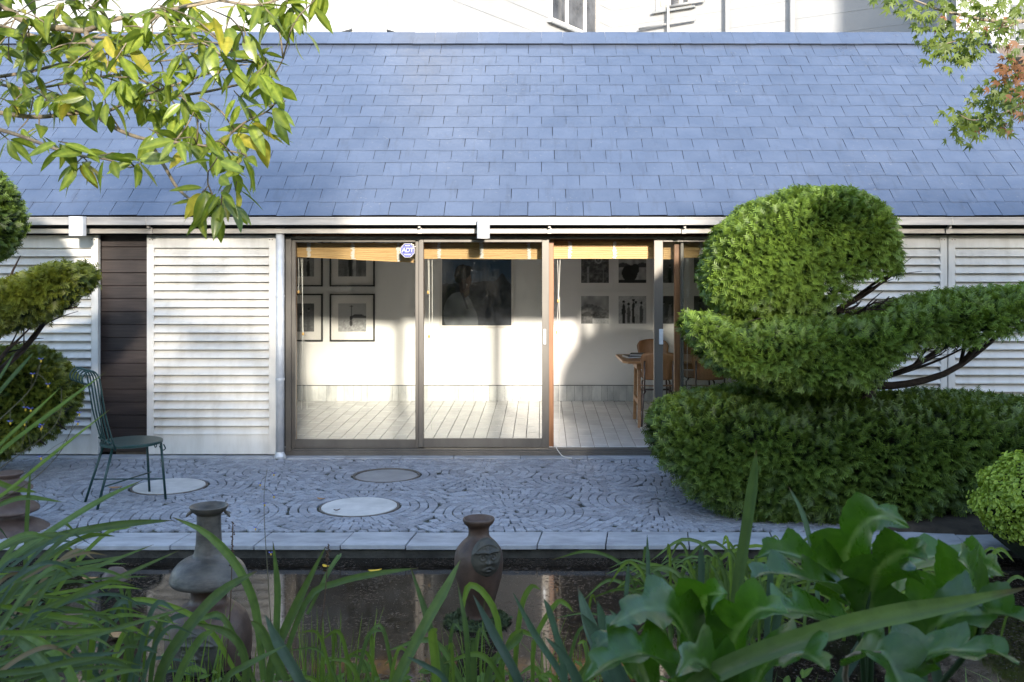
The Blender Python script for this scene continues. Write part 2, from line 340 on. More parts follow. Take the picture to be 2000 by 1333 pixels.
def box_mesh(name, sx, sy, sz, mat, bev=0.0, jit=0.0):
    """box centred in x,y with its base at z=0, top edges chamfered"""
    b = bev; hx, hy = sx / 2, sy / 2
    j = lambda: random.uniform(-jit, jit)
    base = [(-hx + j(), -hy + j()), (hx + j(), -hy + j()), (hx + j(), hy + j()), (-hx + j(), hy + j())]
    v = [(x, y, 0) for x, y in base] + [(x, y, sz - b) for x, y in base] + [(x * (1 - b / hx) if hx else x, y * (1 - b / hy), sz) for x, y in base]
    f = [(0, 3, 2, 1), (8, 9, 10, 11)] + [(i, (i + 1) % 4, (i + 1) % 4 + 4, i + 4) for i in range(4)] + [(i + 4, (i + 1) % 4 + 4, (i + 1) % 4 + 8, i + 8) for i in range(4)]
    me = bpy.data.meshes.new(name); me.from_pydata(v, [], f); me.update(); me.materials.append(mat); return me
def join_meshes(items):
    """items: (mesh, matrix) -> arrays of one joined mesh (quads and tris padded away)"""
    V, Fs, o = [], [], 0
    for me, mt in items:
        for p in me.vertices: V.append(tuple(mt @ p.co))
        for p in me.polygons: Fs.append(tuple(i + o for i in p.vertices))
        o += len(me.vertices)
    return V, Fs
def catmull(pts, n):
    """n samples along a smooth curve through pts"""
    P = np.array([tuple(p) for p in pts], float); k = len(P)
    if k == 2: return [Vector(P[0] * (1 - t) + P[1] * t) for t in np.linspace(0, 1, n)]
    E = np.vstack([2 * P[0] - P[1], P, 2 * P[-1] - P[-2]]); out = []
    for x in np.linspace(0, k - 1, n):
        i = min(int(x), k - 2); t = x - i; a, b, c, d = E[i], E[i + 1], E[i + 2], E[i + 3]
        out.append(Vector(0.5 * ((2 * b) + (c - a) * t + (2 * a - 5 * b + 4 * c - d) * t * t + (3 * b - a - 3 * c + d) * t ** 3)))
    return out

# ================================================================== GROUND, PATIO, POND
# one terrain sheet: flat under the patio and gallery, pond hollow, bank rising towards the viewer
def ground_z(x, y):
    z = -0.06
    if y < 7.2: z = -0.6
    if y < 5.25: z = -0.6 + min(1, (5.25 - y) / 0.5) * 0.55
    if y < 4.75: z = -0.05 + (4.75 - y) / 4.75 * 0.55
    if y < 0: z = 0.5
    return z
xs = [-400, -60, -15] + list(np.arange(-8, 8.01, 0.5)) + [15, 60, 400]
ys = [-300, -40, -10] + list(np.arange(-2, 7.0, 0.25)) + [7.15, 7.24, 8, 10, 14, 30, 80, 400]
V = [(x, y, ground_z(x, y) + (random.uniform(-.03, .03) if y < 5.2 and abs(x) < 9 else 0)) for y in ys for x in xs]
nx = len(xs); Fq = [(j * nx + i, j * nx + i + 1, (j + 1) * nx + i + 1, (j + 1) * nx + i) for j in range(len(ys) - 1) for i in range(nx - 1)]
structure(link('ground', mesh_np('ground', V, Fq, M['soil'])))
pw = MB(); pw.add([(-7, 4.2, -.10), (7, 4.2, -.10), (7, 7.3, -.10), (-7, 7.3, -.10)], [(0, 1, 2, 3)])
structure(pw.build('pond_water', M['water']))

# patio bed with cobbles as parts
pb = MB().box(-6.5, 4.2, 7.46, 10.1, -0.3, -0.012)
patio = structure(pb.build('patio', M['joint']))
covers = [(-1.383, 9.36, .292), (-1.424, 8.2, .305), (-3.16, 8.91, .305)]
centres = [c[:2] for c in covers] + [(0.95, 8.42), (0.42, 9.25), (-0.25, 8.05), (-0.55, 9.5), (-4.7, 9.6), (-4.6, 8.1), (-2.35, 9.55), (-2.45, 8.0), (2.2, 9.4), (2.4, 8.0), (1.4, 9.9), (3.6, 8.8), (-5.9, 8.9)]
PIT = 0.071
cell = {}
def near_ok(x, y, dmin):
    i, j = int(x / .1), int(y / .1)
    for a in range(i - 2, i + 3):
        for b_ in range(j - 2, j + 3):
            for (px, py) in cell.get((a, b_), ()):
                if (px - x) ** 2 + (py - y) ** 2 < dmin * dmin: return False
    return True
stones = []
for ci, (cx, cy) in enumerate(centres):
    r0 = covers[ci][2] + .055 if ci < 3 else .04
    for k in range(36):
        r = r0 + k * PIT; n = max(5, int(2 * math.pi * r / .074)); ph = random.random() * 6
        for q in range(n):
            a = ph + 2 * math.pi * q / n; x, y = cx + r * math.cos(a), cy + r * math.sin(a)
            if not (-6.4 < x < 4.1 and 7.505 < y < 10.06): continue
            d = math.hypot(x - cx, y - cy)
            if any(math.hypot(x - ox, y - oy) < d - .02 for ox, oy in centres): continue
            if any(math.hypot(x - ox, y - oy) < rr + .04 for ox, oy, rr in covers): continue
            if not near_ok(x, y, .055): continue
            cell.setdefault((int(x / .1), int(y / .1)), []).append((x, y)); stones.append((x, y, a, 1.0))
for _ in range(26000):                       # broken stones fill the seams between the fans
    x, y = random.uniform(-6.4, 4.1), random.uniform(7.49, 10.08)
    if any(math.hypot(x - ox, y - oy) < rr + .03 for ox, oy, rr in covers): continue
    if near_ok(x, y, .057):
        cell.setdefault((int(x / .1), int(y / .1)), []).append((x, y)); stones.append((x, y, random.random() * 3, .74))
cob = [box_mesh('cobble', .065, .069, .034, M['cobble'], .003, .006) for _ in range(10)]
yew_hides = lambda x, y: x > 1.05 and y > 7.7
stones.sort(key=lambda s: s[1])
front = [s for s in stones if -4.2 < s[0] < 1.6]
named = set(id(s) for s in front[:300])
rest = []
for s in stones:
    x, y, a, sc = s
    mt = Matrix.Translation((x, y, -.034 + random.uniform(0, .003))) @ Euler((random.gauss(0, .012), random.gauss(0, .012), a + random.gauss(0, .04))).to_matrix().to_4x4() @ Matrix.Diagonal((sc, sc * random.uniform(.92, 1.04), 1, 1))
    me = random.choice(cob)
    if id(s) in named:
        link('cobble', me, patio, mt)
    else: rest.append((me, mt))
V, Fs = join_meshes(rest); mb = MB(); mb.v = V; mb.f = Fs
stuff(mb.build('cobbles', M['cobble'], patio))
for i, (cx, cy, r) in enumerate(covers):
    lab = ('grey sunken concrete disc with rusty rim nearest the doors', 'pale round stone disc set in cobbles nearest the pond edge', 'pale round stone disc in cobbles under the green chair')[i]
    t = thing('paving_disc', lab, 'paving disc', (cx, cy, -.02), 'round discs set in the cobbles')
    MB().lathe([(.0001, .0), (r - .012, .0), (r - .012, .024 if i else .008), (r - .02, .028 if i else .012), (.0001, .028 if i else .012)], cx, cy, -.02, 48).build('disc', M['disc_grey' if i == 0 else 'disc_pale'], t)
    ring = MB(); n = 48
    prof = [(r - .008, -.01), (r - .008, .021), (r + .006, .021), (r + .006, -.01)]
    for rr, z in prof: ring.v += [(cx + rr * math.cos(2 * math.pi * j / n), cy + rr * math.sin(2 * math.pi * j / n), -.02 + z) for j in range(n)]
    for q in range(3): ring.f += [(q * n + j, q * n + (j + 1) % n, (q + 1) * n + (j + 1) % n, (q + 1) * n + j) for j in range(n)]
    ring.build('rim', M['rust_ring'], t)
# pond edge: coping slabs on a dark wall
edge = thing('pond_edge', 'low pond wall capped with pale bluestone slabs along the cobbled patio', 'pond wall', (0, 7.3, -.3))
MB().box(-6.5, 4.2, 7.17, 7.46, -.6, -.038).build('wall', M['wet_stone'], edge)
jx = [-5.6, -5.0, -4.35, -3.75, -3.15, -2.51, -1.94, -1.353, -.91, -.47, -.017, .449, 1.016, 1.6, 2.2, 2.9, 3.6, 4.2]
for a, b_ in zip(jx[:-1], jx[1:]):
    s = random.uniform(-.006, .006); z = random.uniform(-.004, .004)
    MB().prism([(a + .004 - .015, 7.12 + s, 0), (b_ - .004 - .015, 7.12 + s, 0), (b_ - .004 + .02, 7.458, 0), (a + .004 + .02, 7.458, 0)], (0, 0, -.031 + z), (0, 0, z)).build('slab', M['kerb'], edge, bevel=.004)
# threshold strip of paving along the gallery
strip = structure(MB().box(-6.5, 4.2, 10.1, 10.7, -.3, -.02).build('threshold_strip', M['joint']))
x = -6.5
while x < 4.1:
    w = random.uniform(.5, .68); MB().box(x, x + w - .006, 10.105, 10.30, -.02, .002 + random.uniform(0, .003)).build('slab', M['kerb'], strip, bevel=.003); x += w
# ================================================================== GALLERY BUILDING
S = 200.0; YW = 10.25
def wx(u, Y=YW): return (u - U0) * Y / F
def wz(v, Y=YW): return EYE - (v - V0) * Y / F
gal = thing('gallery_building', 'long low gallery with a blue slate roof, white louvred shutters and glazed sliding doors', 'building', (0, 11.9, 0))
XL, XR = -7.6, 5.5
# walls
w_ = MB()
w_.box(XL, wx(562), 10.40, 10.52, -.3, 2.16)                          # behind the left shutters
w_.box(wx(1578), XR, 10.40, 10.52, -.3, 2.16)
w_.box(XL, XR, 10.42, 10.54, 2.165, 2.60)                              # lintel
w_.box(XL, XL + .15, 10.53, 16.0, -.3, 2.4); w_.box(XR - .15, XR, 10.53, 16.0, -.3, 2.4)
w_.box(XL, XR, 15.9, 16.05, -.3, 2.4)
w_.build('front_wall', M['dark'], gal)
wi = MB()
wi.box(-4.3, 3.9, 13.57, 13.70, .0, 2.6)
wi.box(-4.3, -4.2, 10.53, 13.565, .0, 2.6); wi.box(3.8, 3.9, 10.53, 13.565, .0, 2.6)
wi.box(-4.195, -2.5, 10.525, 10.545, 0, 2.6); wi.box(wx(1590), 3.795, 10.525, 10.545, 0, 2.6)
wi.build('back_wall', M['plaster'], gal)
MB().box(-4.3, 3.9, 10.53, 13.7, 2.61, 2.7).build('ceiling', M['ceiling'], gal)
# interior floor of long marble bricks
fl = MB().box(-4.2, 3.8, 10.36, 13.57, -.2, .051).build('floor', M['grout'], gal)
tiles = []
px, py = .137, .385
ix = 0; xx = -3.45
while xx < 2.6:
    off = (ix * .37 % 1) * py; yy = 10.385 - off
    while yy < 13.56:
        y0, y1 = max(yy, 10.385), min(yy + py, 13.555)
        if y1 - y0 > .03:
            u = U0 + xx * F / y1
            if 540 < u < 1480 and U0 + xx * F / max(y0, 10.4) < 1400: tiles.append((xx, y0, y1))
        yy += py
    xx += px; ix += 1
tiles.sort(key=lambda t: t[1]); tmesh = {}
rest = []
for k, (x0, y0, y1) in enumerate(tiles):
    L = round(y1 - y0, 2)
    if L not in tmesh: tmesh[L] = box_mesh('tile', px - .006, L - .005, .012, M['marble'], .0015)
    mt = Matrix.Translation((x0 + px / 2, (y0 + y1) / 2, .049 + random.uniform(0, .0012)))
    if k < 300: link('tile', tmesh[L], fl, mt)
    else: rest.append((tmesh[L], mt))
if rest:
    V, Fs = join_meshes(rest); mb = MB(); mb.v = V; mb.f = Fs; stuff(mb.build('tiles', M['marble'], fl))
sk = MB().box(-4.2, 3.8, 13.555, 13.569, .05, .262).build('skirting', M['dark'], gal)
xx = -3.5
while xx < 2.6:
    w = random.choice([.1, .1, .1, .125, .075]); MB().box(xx, xx + w - .003, 13.543, 13.556, .062, .256).build('tile', M['marble_skirting'], sk); xx += w

# roof ---------------------------------------------------------------
PITCH = math.radians(37.3); cp, sp_ = math.cos(PITCH), math.sin(PITCH)
RY, RZ = 9.985, 2 + (490 - 424.5) * 9.985 / F
def s_of(v):
    k = (490 - v) / F; return (k * RY - (RZ - 2)) / (sp_ - k * cp)
def roofp(x, s, h=0): return Vector((x, RY + s * cp - h * sp_, RZ + s * sp_ + h * cp))
rows_v = [92.6, 112.7, 131.3, 150, 169, 189, 210, 231, 252, 275, 297.5, 321, 346.5, 373, 398, 424.5][::-1]
rs = [s_of(v) for v in rows_v]; s_top = s_of(71)
rd = MB()
p = [roofp(0, .02, -.012), roofp(0, s_top - .02, -.012)]
py_, pz_ = p[1].y, p[1].z
rd.prism([(XL, p[0].y, p[0].z), (XL, py_, pz_), (XL, py_ + 3.1, pz_ - 2.3), (XL, py_ + 3.1, pz_ - 2.42), (XL, py_, pz_ - .12), (XL, p[0].y + .02, p[0].z - .10)], (0, 0, 0), (XR - XL - .02, 0, 0))
roof = rd.build('roof', M['dark'], gal)
SWD = .2655
smesh = []
for _ in range(6):
    me = box_mesh('slate', SWD - .0048, 1.0, .009, M['slate'], 0, 0)
    jl, jr = random.uniform(-.012, .012), random.uniform(-.012, .012)
    for vtx in me.vertices:                                   # lower edge a little out of square, y from 0 (edge) upward
        vtx.co.y += .5
        if vtx.co.y < .1: vtx.co.y += (jl if vtx.co.x < 0 else jr) + (.035 if vtx.co.z < .001 else 0)
    smesh.append(me)
rest = []; count = 0
for i in range(len(rs) - 1):
    L = rs[i + 1] - rs[i] + .07
    x = XL + 0.02 - (SWD / 2 if i % 2 else 0) + random.uniform(-.02, .02)
    while x + SWD * .6 < XR:
        xa = max(x, XL); 
        u = U0 + (x + SWD / 2) * F / (RY + rs[i] * cp)
        slip = random.gauss(0, .0035) - (.012 if random.random() < .02 else 0)
        base = roofp(x + SWD / 2, rs[i] + slip, .012)
        rot = Matrix.Rotation(PITCH - .014 + random.gauss(0, .0022), 4, 'X') @ Matrix.Rotation(random.gauss(0, .004), 4, 'Z') @ Matrix.Rotation(random.gauss(0, .0035), 4, 'Y')
        mt = Matrix.Translation(base) @ rot @ Matrix.Diagonal((1, L, 1, 1))
        me = random.choice(smesh)
        if count < 300 and -60 < u < 2040: link('slate', me, roof, mt); count += 1
        elif -400 < u < 2500: rest.append((me, mt))
        x += SWD
V, Fs = join_meshes(rest); mb = MB(); mb.v = V; mb.f = Fs; stuff(mb.build('slates', M['slate'], roof))
x = XL
sr = rs[-1]; rl = s_top - sr + .01
for i in range(int((XR - XL) / .262)):
    me = smesh[i % 6]
    if U0 + x * F / 13 > -80 and U0 + x * F / 13 < 2080:
        for sgn in (1,):
            mt = Matrix.Translation(roofp(x + .131, sr + random.gauss(0, .004), .034)) @ Matrix.Rotation(PITCH - .01, 4, 'X') @ Matrix.Rotation(random.gauss(0, .004), 4, 'Z') @ Matrix.Diagonal((1, rl, 2.2, 1))
            link('ridge_slate', me, roof, mt)
    x += .262
MB().prism([(XR + .002, p[0].y, p[0].z + .03), (XR + .002, py_, pz_ + .03), (XR + .002, py_, pz_ - .16), (XR + .002, p[0].y, p[0].z - .14)], (0, 0, 0), (.03, 0, 0)).build('verge_board', M['grey_trim'], roof)

# gutter, rail, fascia
YG = 9.93
gb = MB(); z0, z1 = wz(439.5, YG), wz(425, YG)
gb.box(XL, XR, YG, YG + .012, z0, z1); gb.box(XL, XR, YG + .012, YG + .14, z0, z0 + .01); gb.box(XL, XR, YG + .14, YG + .15, z0, z1 - .005)
gb.box(XL, XR, YG - .008, YG - .001, z1 - .012, z1 + .002)
gut = gb.build('gutter', M['alu'], gal)
MB().box(XL, XR, 10.06, 10.10, wz(456.5, 10.06), wz(446.5, 10.06)).build('shutter_rail', M['rail_metal'], gal, bevel=.004)
MB().box(XL, XR, 10.105, 10.2, wz(452, 10.06), wz(447, 10.06)).build('rail_back', M['dark'], gal)
MB().box(XL, XR, 10.20, 10.41, wz(445, 10.2), 2.42).build('fascia', M['dark'], gal)
for u in (290, 819, 1073, 1337, 1855, 40):
    x = wx(u, 10.0)
    MB().box(x - .022, x + .022, 10.035, 10.058, wz(457, 10.05), wz(445.5, 10.05)).box(x - .006, x + .006, YG - .004, YG + .02, z0 - .002, z1 + .004).box(x - .012, x + .012, YG + .05, 10.06, wz(446, 10.0), z0 - .001).build('gutter_bracket', M['rail_metal'], gut, bevel=.003)
# downpipe
x = wx(547, 10.12)
dp = MB().tube([(x, 10.12, .02), (x, 10.12, wz(417, 10.12) - .06)], .041, 20).build('downpipe', M['galv'], gal, True)
MB().lathe([(.041, 0), (.052, .006), (.052, .055), (.042, .065)], x, 10.12, wz(432, 10.12), 24).build('collar', M['galv'], dp, False)
MB().lathe([(.055, 0), (.056, .018), (.045, .04), (.041, .06)], x, 10.12, .002, 24).build('foot', M['galv'], dp, False)
for zz in (.75, 1.55): MB().lathe([(.041, 0), (.0445, .002), (.0445, .02), (.041, .022)], x, 10.12, zz, 24).build('pipe_band', M['galv'], dp)

# louvred shutters
def shutter(u0, u1, label=None):
    x0, x1 = wx(u0), wx(u1); zt, zb = wz(459.8), wz(887)
    zo, zi = wz(484.5), wz(848); st = .068
    f = MB(); ya, yb = 10.225, 10.285
    f.box(x0, x0 + st, ya, yb, zb, zt); f.box(x1 - st, x1, ya, yb, zb, zt)
    f.box(x0 + st, x1 - st, ya + .003, yb, zo, zt - .001); f.box(x0 + st, x1 - st, ya + .003, yb, zb + .001, zi)
    sh = f.build('louvre_shutter', M['white'], gal, bevel=.003)
    if label: sh['label'] = label
    n = 22; pit = (zo - zi) / n; L = x1 - x0 - 2 * st
    sm = MB(); y_in, y_out = .050, -.022; h = pit * 1.15; t = .007
    sm.prism([(-L / 2, y_out, 0), (-L / 2, y_out + .001, t * 1.3), (-L / 2, y_in, h), (-L / 2, y_in + t, h), (-L / 2, y_out + t * 1.6, 0)], (0, 0, 0), (L, 0, 0))
    me = bpy.data.meshes.new('slat'); me.from_pydata(sm.v, [], sm.f); me.update(); me.materials.append(M['white'])
    for k in range(n):
        link('slat', me, sh, Matrix.Translation(((x0 + x1) / 2, ya + .012, zi + k * pit + .001)) @ Matrix.Rotation(random.gauss(0, .0006), 4, 'Y') @ Matrix.Rotation(random.gauss(0, .02), 4, 'X'))
    MB().box(x0 + st, x1 - st, yb + .03, yb + .04, zi, zo).build('shutter_back', M['white'], sh)
    for xc in (x0 + st / 2 + .012, x1 - st / 2 - .012):
        bk = MB().box(xc - .03, xc + .03, ya - .006, ya - .0005, zt - .078, zt - .014).build('hanger_plate', M['white'], sh, bevel=.002)
        for dx in (-.012, .014): 
            MB().tube([(xc + dx, ya - .010, zt - .044), (xc + dx, ya - .004, zt - .044)], .0055, 8).build('screw', M['steel'], bk)
    return sh
shutter(-62, 193.5); shutter(288.5, 540)
shutter(1598, 1848.5); shutter(1850.5, 2101); shutter(2102.5, 2180)
# dark boards between the shutters
cl = MB().box(wx(190, 10.36), wx(292, 10.36), 10.37, 10.399, 0, 2.16).build('cladding', M['dark'], gal)
zt = wz(457, 10.34); k = 0
while zt > .04:
    h = .1275; zl = max(zt - h + .004, .02)
    MB().prism([(0, 10.336, zl), (0, 10.336, zt - .007), (0, 10.345, zt), (0, 10.369, zt), (0, 10.369, zl)], (wx(188, 10.34), 0, 0), (wx(296, 10.34), 0, 0)).build('board', M['board'], cl); zt -= h
cl2 = MB().box(wx(1580, 10.36), wx(1602, 10.36), 10.345, 10.399, 0, 2.16).build('cladding', M['dark'], gal)
# floodlights under the gutter
def floodlight(u0, u1, v0, v1, label):
    Y = 9.80; xa, xb = wx(u0, Y), wx(u1, Y); za, zb = wz(v1, Y), wz(v0, Y)
    t = thing('floodlight', label, 'wall lamp', ((xa + xb) / 2, Y, za), 'white lamps fixed under the gutter')
    b_ = MB(); r = (xb - xa) / 2; xc = (xa + xb) / 2
    out = [(xc + r * math.cos(a), Y + .055 - .055 * math.sin(a), 0) for a in np.linspace(0, math.pi, 13)] + [(xa, YG - .012, 0), (xb, YG - .012, 0)]
    b_.prism(out, (0, 0, za), (0, 0, zb - .012)); b_.build('housing', M['white_lamp'], t, bevel=.002)
    MB().prism([(xc + (q[0] - xc) * 1.04, q[1] - .002, 0) for q in out[:13]] + [(xa - .003, YG - .011, 0), (xb + .003, YG - .011, 0)], (0, 0, zb - .0115), (0, 0, zb)).build('cap', M['white_lamp'], t, bevel=.002)
    MB().box(xc - .02, xc + .02, YG - .0115, YG - .009, za + .02, zb - .02).build('bracket', M['rail_metal'], t)
floodlight(130, 158, 423, 461, 'white floodlight at the left end of the gutter above a shutter')
floodlight(931, 955.5, 430, 466, 'white floodlight at the middle of the gutter above the second glass door')
floodlight(1724, 1748, 426, 463, 'white floodlight half hidden behind the round yew top')

# sliding glass doors -------------------------------------------------
def rect_frame(mb, x0, x1, z0, z1, y0, y1, wl, wr, wt, wb):
    mb.box(x0, x0 + wl, y0, y1, z0, z1); mb.box(x1 - wr, x1, y0, y1, z0, z1)
    mb.box(x0 + wl, x1 - wr, y0 + .002, y1 - .002, z1 - wt, z1); mb.box(x0 + wl, x1 - wr, y0 + .002, y1 - .002, z0, z0 + wb); return mb
df = MB(); xa, xb = wx(557.5), wx(1590); zs = .0; zh = wz(461.5)
df.box(xa, wx(568), 10.25, 10.36, .012, zh); df.box(wx(1580), xb, 10.25, 10.36, .012, zh)
df.box(wx(568), wx(1580), 10.255, 10.36, wz(467), zh - .001)
df.box(wx(568), wx(1580), 10.245, 10.37, .004, .045); df.box(wx(568), wx(1580), 10.262, 10.285, .045, .062); df.box(wx(568), wx(1580), 10.335, 10.35, .045, .062)
frame = df.build('door_frame', M['bronze'], gal, bevel=.003)
MB().box(xa, xb, 10.225, 10.244, .003, .03).build('sill', M['bronze'], frame)
def glass_door(u0, u1, ul, ur, vt, vb, y0, top_v, bot_v, handle=None):
    """u0..u1 outside, ul..ur glass; v of glass top and bottom"""
    x0, x1 = wx(u0, y0), wx(u1, y0); z1, z0 = wz(top_v, y0), wz(bot_v, y0)
    f = rect_frame(MB(), x0, x1, z0, z1, y0, y0 + .04, wx(ul, y0) - x0, x1 - wx(ur, y0), z1 - wz(vt, y0), wz(vb, y0) - z0)
    d = f.build('sliding_door', M['bronze'], gal, bevel=.003)
    g = MB().box(wx(ul, y0) - .006, wx(ur, y0) + .006, y0 + .017, y0 + .023, wz(vb, y0) - .006, wz(vt, y0) + .006).build('pane', M['glass'], d)
    if handle:
        hu0, hu1, hv0, hv1 = handle
        MB().box(wx(hu0, y0), wx(hu1, y0), y0 - .018, y0 - .001, wz(hv1, y0), wz(hv0, y0)).build('handle', M['galv'], d, bevel=.004)
    return d
glass_door(568.5, 818.5, 577, 811, 473, 859, 10.30, 467.5, 876)
glass_door(818, 1072.5, 827, 1058.5, 473.5, 857, 10.256, 468.5, 874, (1061, 1066.5, 643, 673))
glass_door(1277.5, 1500, 1295, 1488, 473, 859, 10.30, 467.5, 876, (1287, 1295, 643, 673))
glass_door(1329, 1580, 1335.5, 1570, 473, 859, 10.345, 467.5, 876)
# timber posts just inside
for u0, u1 in ((819.5, 827.5), (1071, 1081.5), (1317, 1329), (571, 578)):
    Y = 10.39; MB().box(wx(u0, Y), wx(u1, Y), Y, Y + .05, .05, 2.16).build('timber_post', M['timber_post'], gal, bevel=.003)
MB().box(-2.5, wx(1580), 10.442, 10.50, wz(472, 10.4), 2.165).build('timber_head', M['timber_post'], gal)
MB().box(wx(683), wx(737), 10.45, 10.62, .052, .068).build('floor_vent', M['steel'], gal)

# alarm sign ----------------------------------------------------------
Y = 10.252; sx_, sz_ = wx(796, Y), wz(489.5, Y); R_ = .074
sg = thing('alarm_sign', 'small blue octagonal alarm company sign with white letters on the first glass door', 'sign', (sx_, Y, sz_))
def octo(r, y): return [(sx_ + r * math.cos(math.pi / 8 + k * math.pi / 4), y, sz_ + r * math.sin(math.pi / 8 + k * math.pi / 4)) for k in range(8)]
m, nt, b = new_mat('sign_blue'); b.inputs['Base Color'].default_value = (0.020, 0.032, 0.21, 1); b.inputs['Roughness'].default_value = .4; M['sign_blue'] = m
m, nt, b = new_mat('sign_white'); b.inputs['Base Color'].default_value = (0.34, 0.34, 0.38, 1); b.inputs['Roughness'].default_value = .4; M['sign_white'] = m
MB().prism(octo(R_, Y), (0, 0, 0), (0, .065, 0)).build('board', M['steel'], sg)
MB().prism(octo(R_, Y - .003), (0, 0, 0), (0, .0028, 0)).build('white_border', M['sign_white'], sg)
MB().prism(octo(R_ * .92, Y - .004), (0, 0, 0), (0, .0009, 0)).build('blue_face', M['sign_blue'], sg)
def strip_(x0, x1, z0, z1, nm, mat, d): MB().box(sx_ + x0, sx_ + x1, Y - d, Y - d + .0007, sz_ + z0, sz_ + z1).build(nm, mat, sg)
strip_(-.053, .053, -.033, .034, 'white_panel', M['sign_white'], .0048)
strip_(-.0505, .0505, -.0305, .0315, 'blue_panel', M['sign_blue'], .0056)
strip_(-.024, .024, .043, .053, 'white_bar', M['sign_white'], .0048); strip_(-.034, .034, -.047, -.038, 'white_bar', M['sign_white'], .0048)
tx = bpy.data.curves.new('letters', 'FONT'); tx.body = 'ADT'; tx.size = .060; tx.align_x = 'CENTER'; tx.align_y = 'CENTER'; tx.extrude = .0004; tx.offset = .0012; tx.space_character = .86; tx.shear = .12
to = bpy.data.objects.new('letters', tx); COL.objects.link(to)
bpy.context.view_layer.update()
lm = bpy.data.meshes.new_from_object(to.evaluated_get(bpy.context.evaluated_depsgraph_get())); bpy.data.objects.remove(to)
lm.materials.clear(); lm.materials.append(M['sign_white'])
link('letters', lm, sg, Matrix.Translation((sx_, Y - .0066, sz_ + .001)) @ Matrix.Rotation(math.pi / 2, 4, 'X') @ Matrix.Diagonal((1.0, 1.0, 1, 1)))

# bamboo blinds --------------------------------------------------------
def blind(u0, u1, vt, vbl, vbr, bands, cords, label, Y=10.52):
    x0, x1 = wx(u0, Y), wx(u1, Y); zt = wz(vt, Y); zl, zr = wz(vbl, Y), wz(vbr, Y)
    t = thing('bamboo_blind', label, 'blind', ((x0 + x1) / 2, Y, zt), 'rolled bamboo blinds inside the glass doors')
    n = 9; mb = MB()
    for k in range(n):                                   # folded layers, each a bundle of sticks
        a, b_ = k / n, (k + 1) / n
        za0, za1 = zt + (zl - zt) * a, zt + (zl - zt) * b_; zb0, zb1 = zt + (zr - zt) * a, zt + (zr - zt) * b_
        yo = -.003 * (k % 2) - .012 * math.sin(math.pi * min(1, k / (n - 1)) * .8)
        v = [(x0, Y + yo, za0), (x1, Y + yo, zb0), (x1, Y + yo, zb1 + .0015), (x0, Y + yo, za1 + .0015), (x0, Y + .03, za0), (x1, Y + .03, zb0), (x1, Y + .03, zb1), (x0, Y + .03, za1)]
        mb.add(v, [(0, 3, 2, 1), (4, 5, 6, 7), (0, 1, 5, 4), (3, 7, 6, 2), (0, 4, 7, 3), (1, 2, 6, 5)])
    mb.build('slat_roll', M['bamboo'], t)
    for ub in bands:                                      # stitched white thread
        xb_ = wx(ub, Y); f = (xb_ - x0) / (x1 - x0); zb = zl + (zr - zl) * f; b_ = MB(); k = 0; z = zt - .004
        while z > zb + .008:
            b_.box(xb_ - .016 + random.gauss(0, .005), xb_ + .016 + random.gauss(0, .005), Y - .021 - random.random() * .003, Y - .018, z - .006, z); z -= .0085
        b_.build('thread_band', M['white_thread'], t)
    for (ua, va, ub, vb, tog) in cords:
        pa, pb_ = W(ua, va, Y - .02), W(ub, vb, Y - .02)
        c_ = MB().tube(catmull([pa, (pa + pb_) / 2 + Vector((.004, 0, 0)), pb_], 6), .0024, 5).build('cord', M['cord'], t)
        if tog: MB().lathe([(.003, 0), (.011, .006), (.012, .022), (.006, .034)], pb_.x, pb_.y, pb_.z - .02, 10).build('toggle', M['toggle'], c_, True)
blind(571, 812, 474.5, 502, 514, (604, 690, 779), ((583, 505, 583, 570, True), (588, 505, 592, 652, True), (591, 505, 589, 800, False), (592, 640, 600, 800, False)), 'bamboo blind hanging slightly aslant inside the leftmost glass door')
blind(826, 1059, 473, 506, 507, (858, 941, 1033), ((836, 508, 836, 571, True), (838, 508, 838, 657, True), (844, 508, 843, 840, False)), 'bamboo blind above the large dark portrait, inside the second glass door')
blind(1081, 1277.5, 470, 506, 506, (1113, 1200), ((1089, 508, 1090, 588, True), (1094, 508, 1087, 649, True), (1093, 580, 1092, 870, False)), 'bamboo blind hanging in the open doorway')
blind(1295, 1319, 472, 507, 507, (), (), 'narrow strip of bamboo blind between the open door and a timber post')
blind(1335, 1572, 473, 504, 504, (1369, 1450), ((1344, 505, 1345, 580, False), (1342, 505, 1341, 860, False)), 'bamboo blind behind the rightmost glass door, half hidden by the round yew')
cb = MB().tube(catmull([W(1083, 870, 10.36) + Vector((0, 0, .01)), (wx(1090), 10.22, .05), (wx(1100), 10.14, .012), (wx(1116), 10.08, .008)], 14), .004, 6).build('power_cable', M['cord']); tag(cb, 'thin pale cable trailing out over the sill of the open doorway', 'cable')

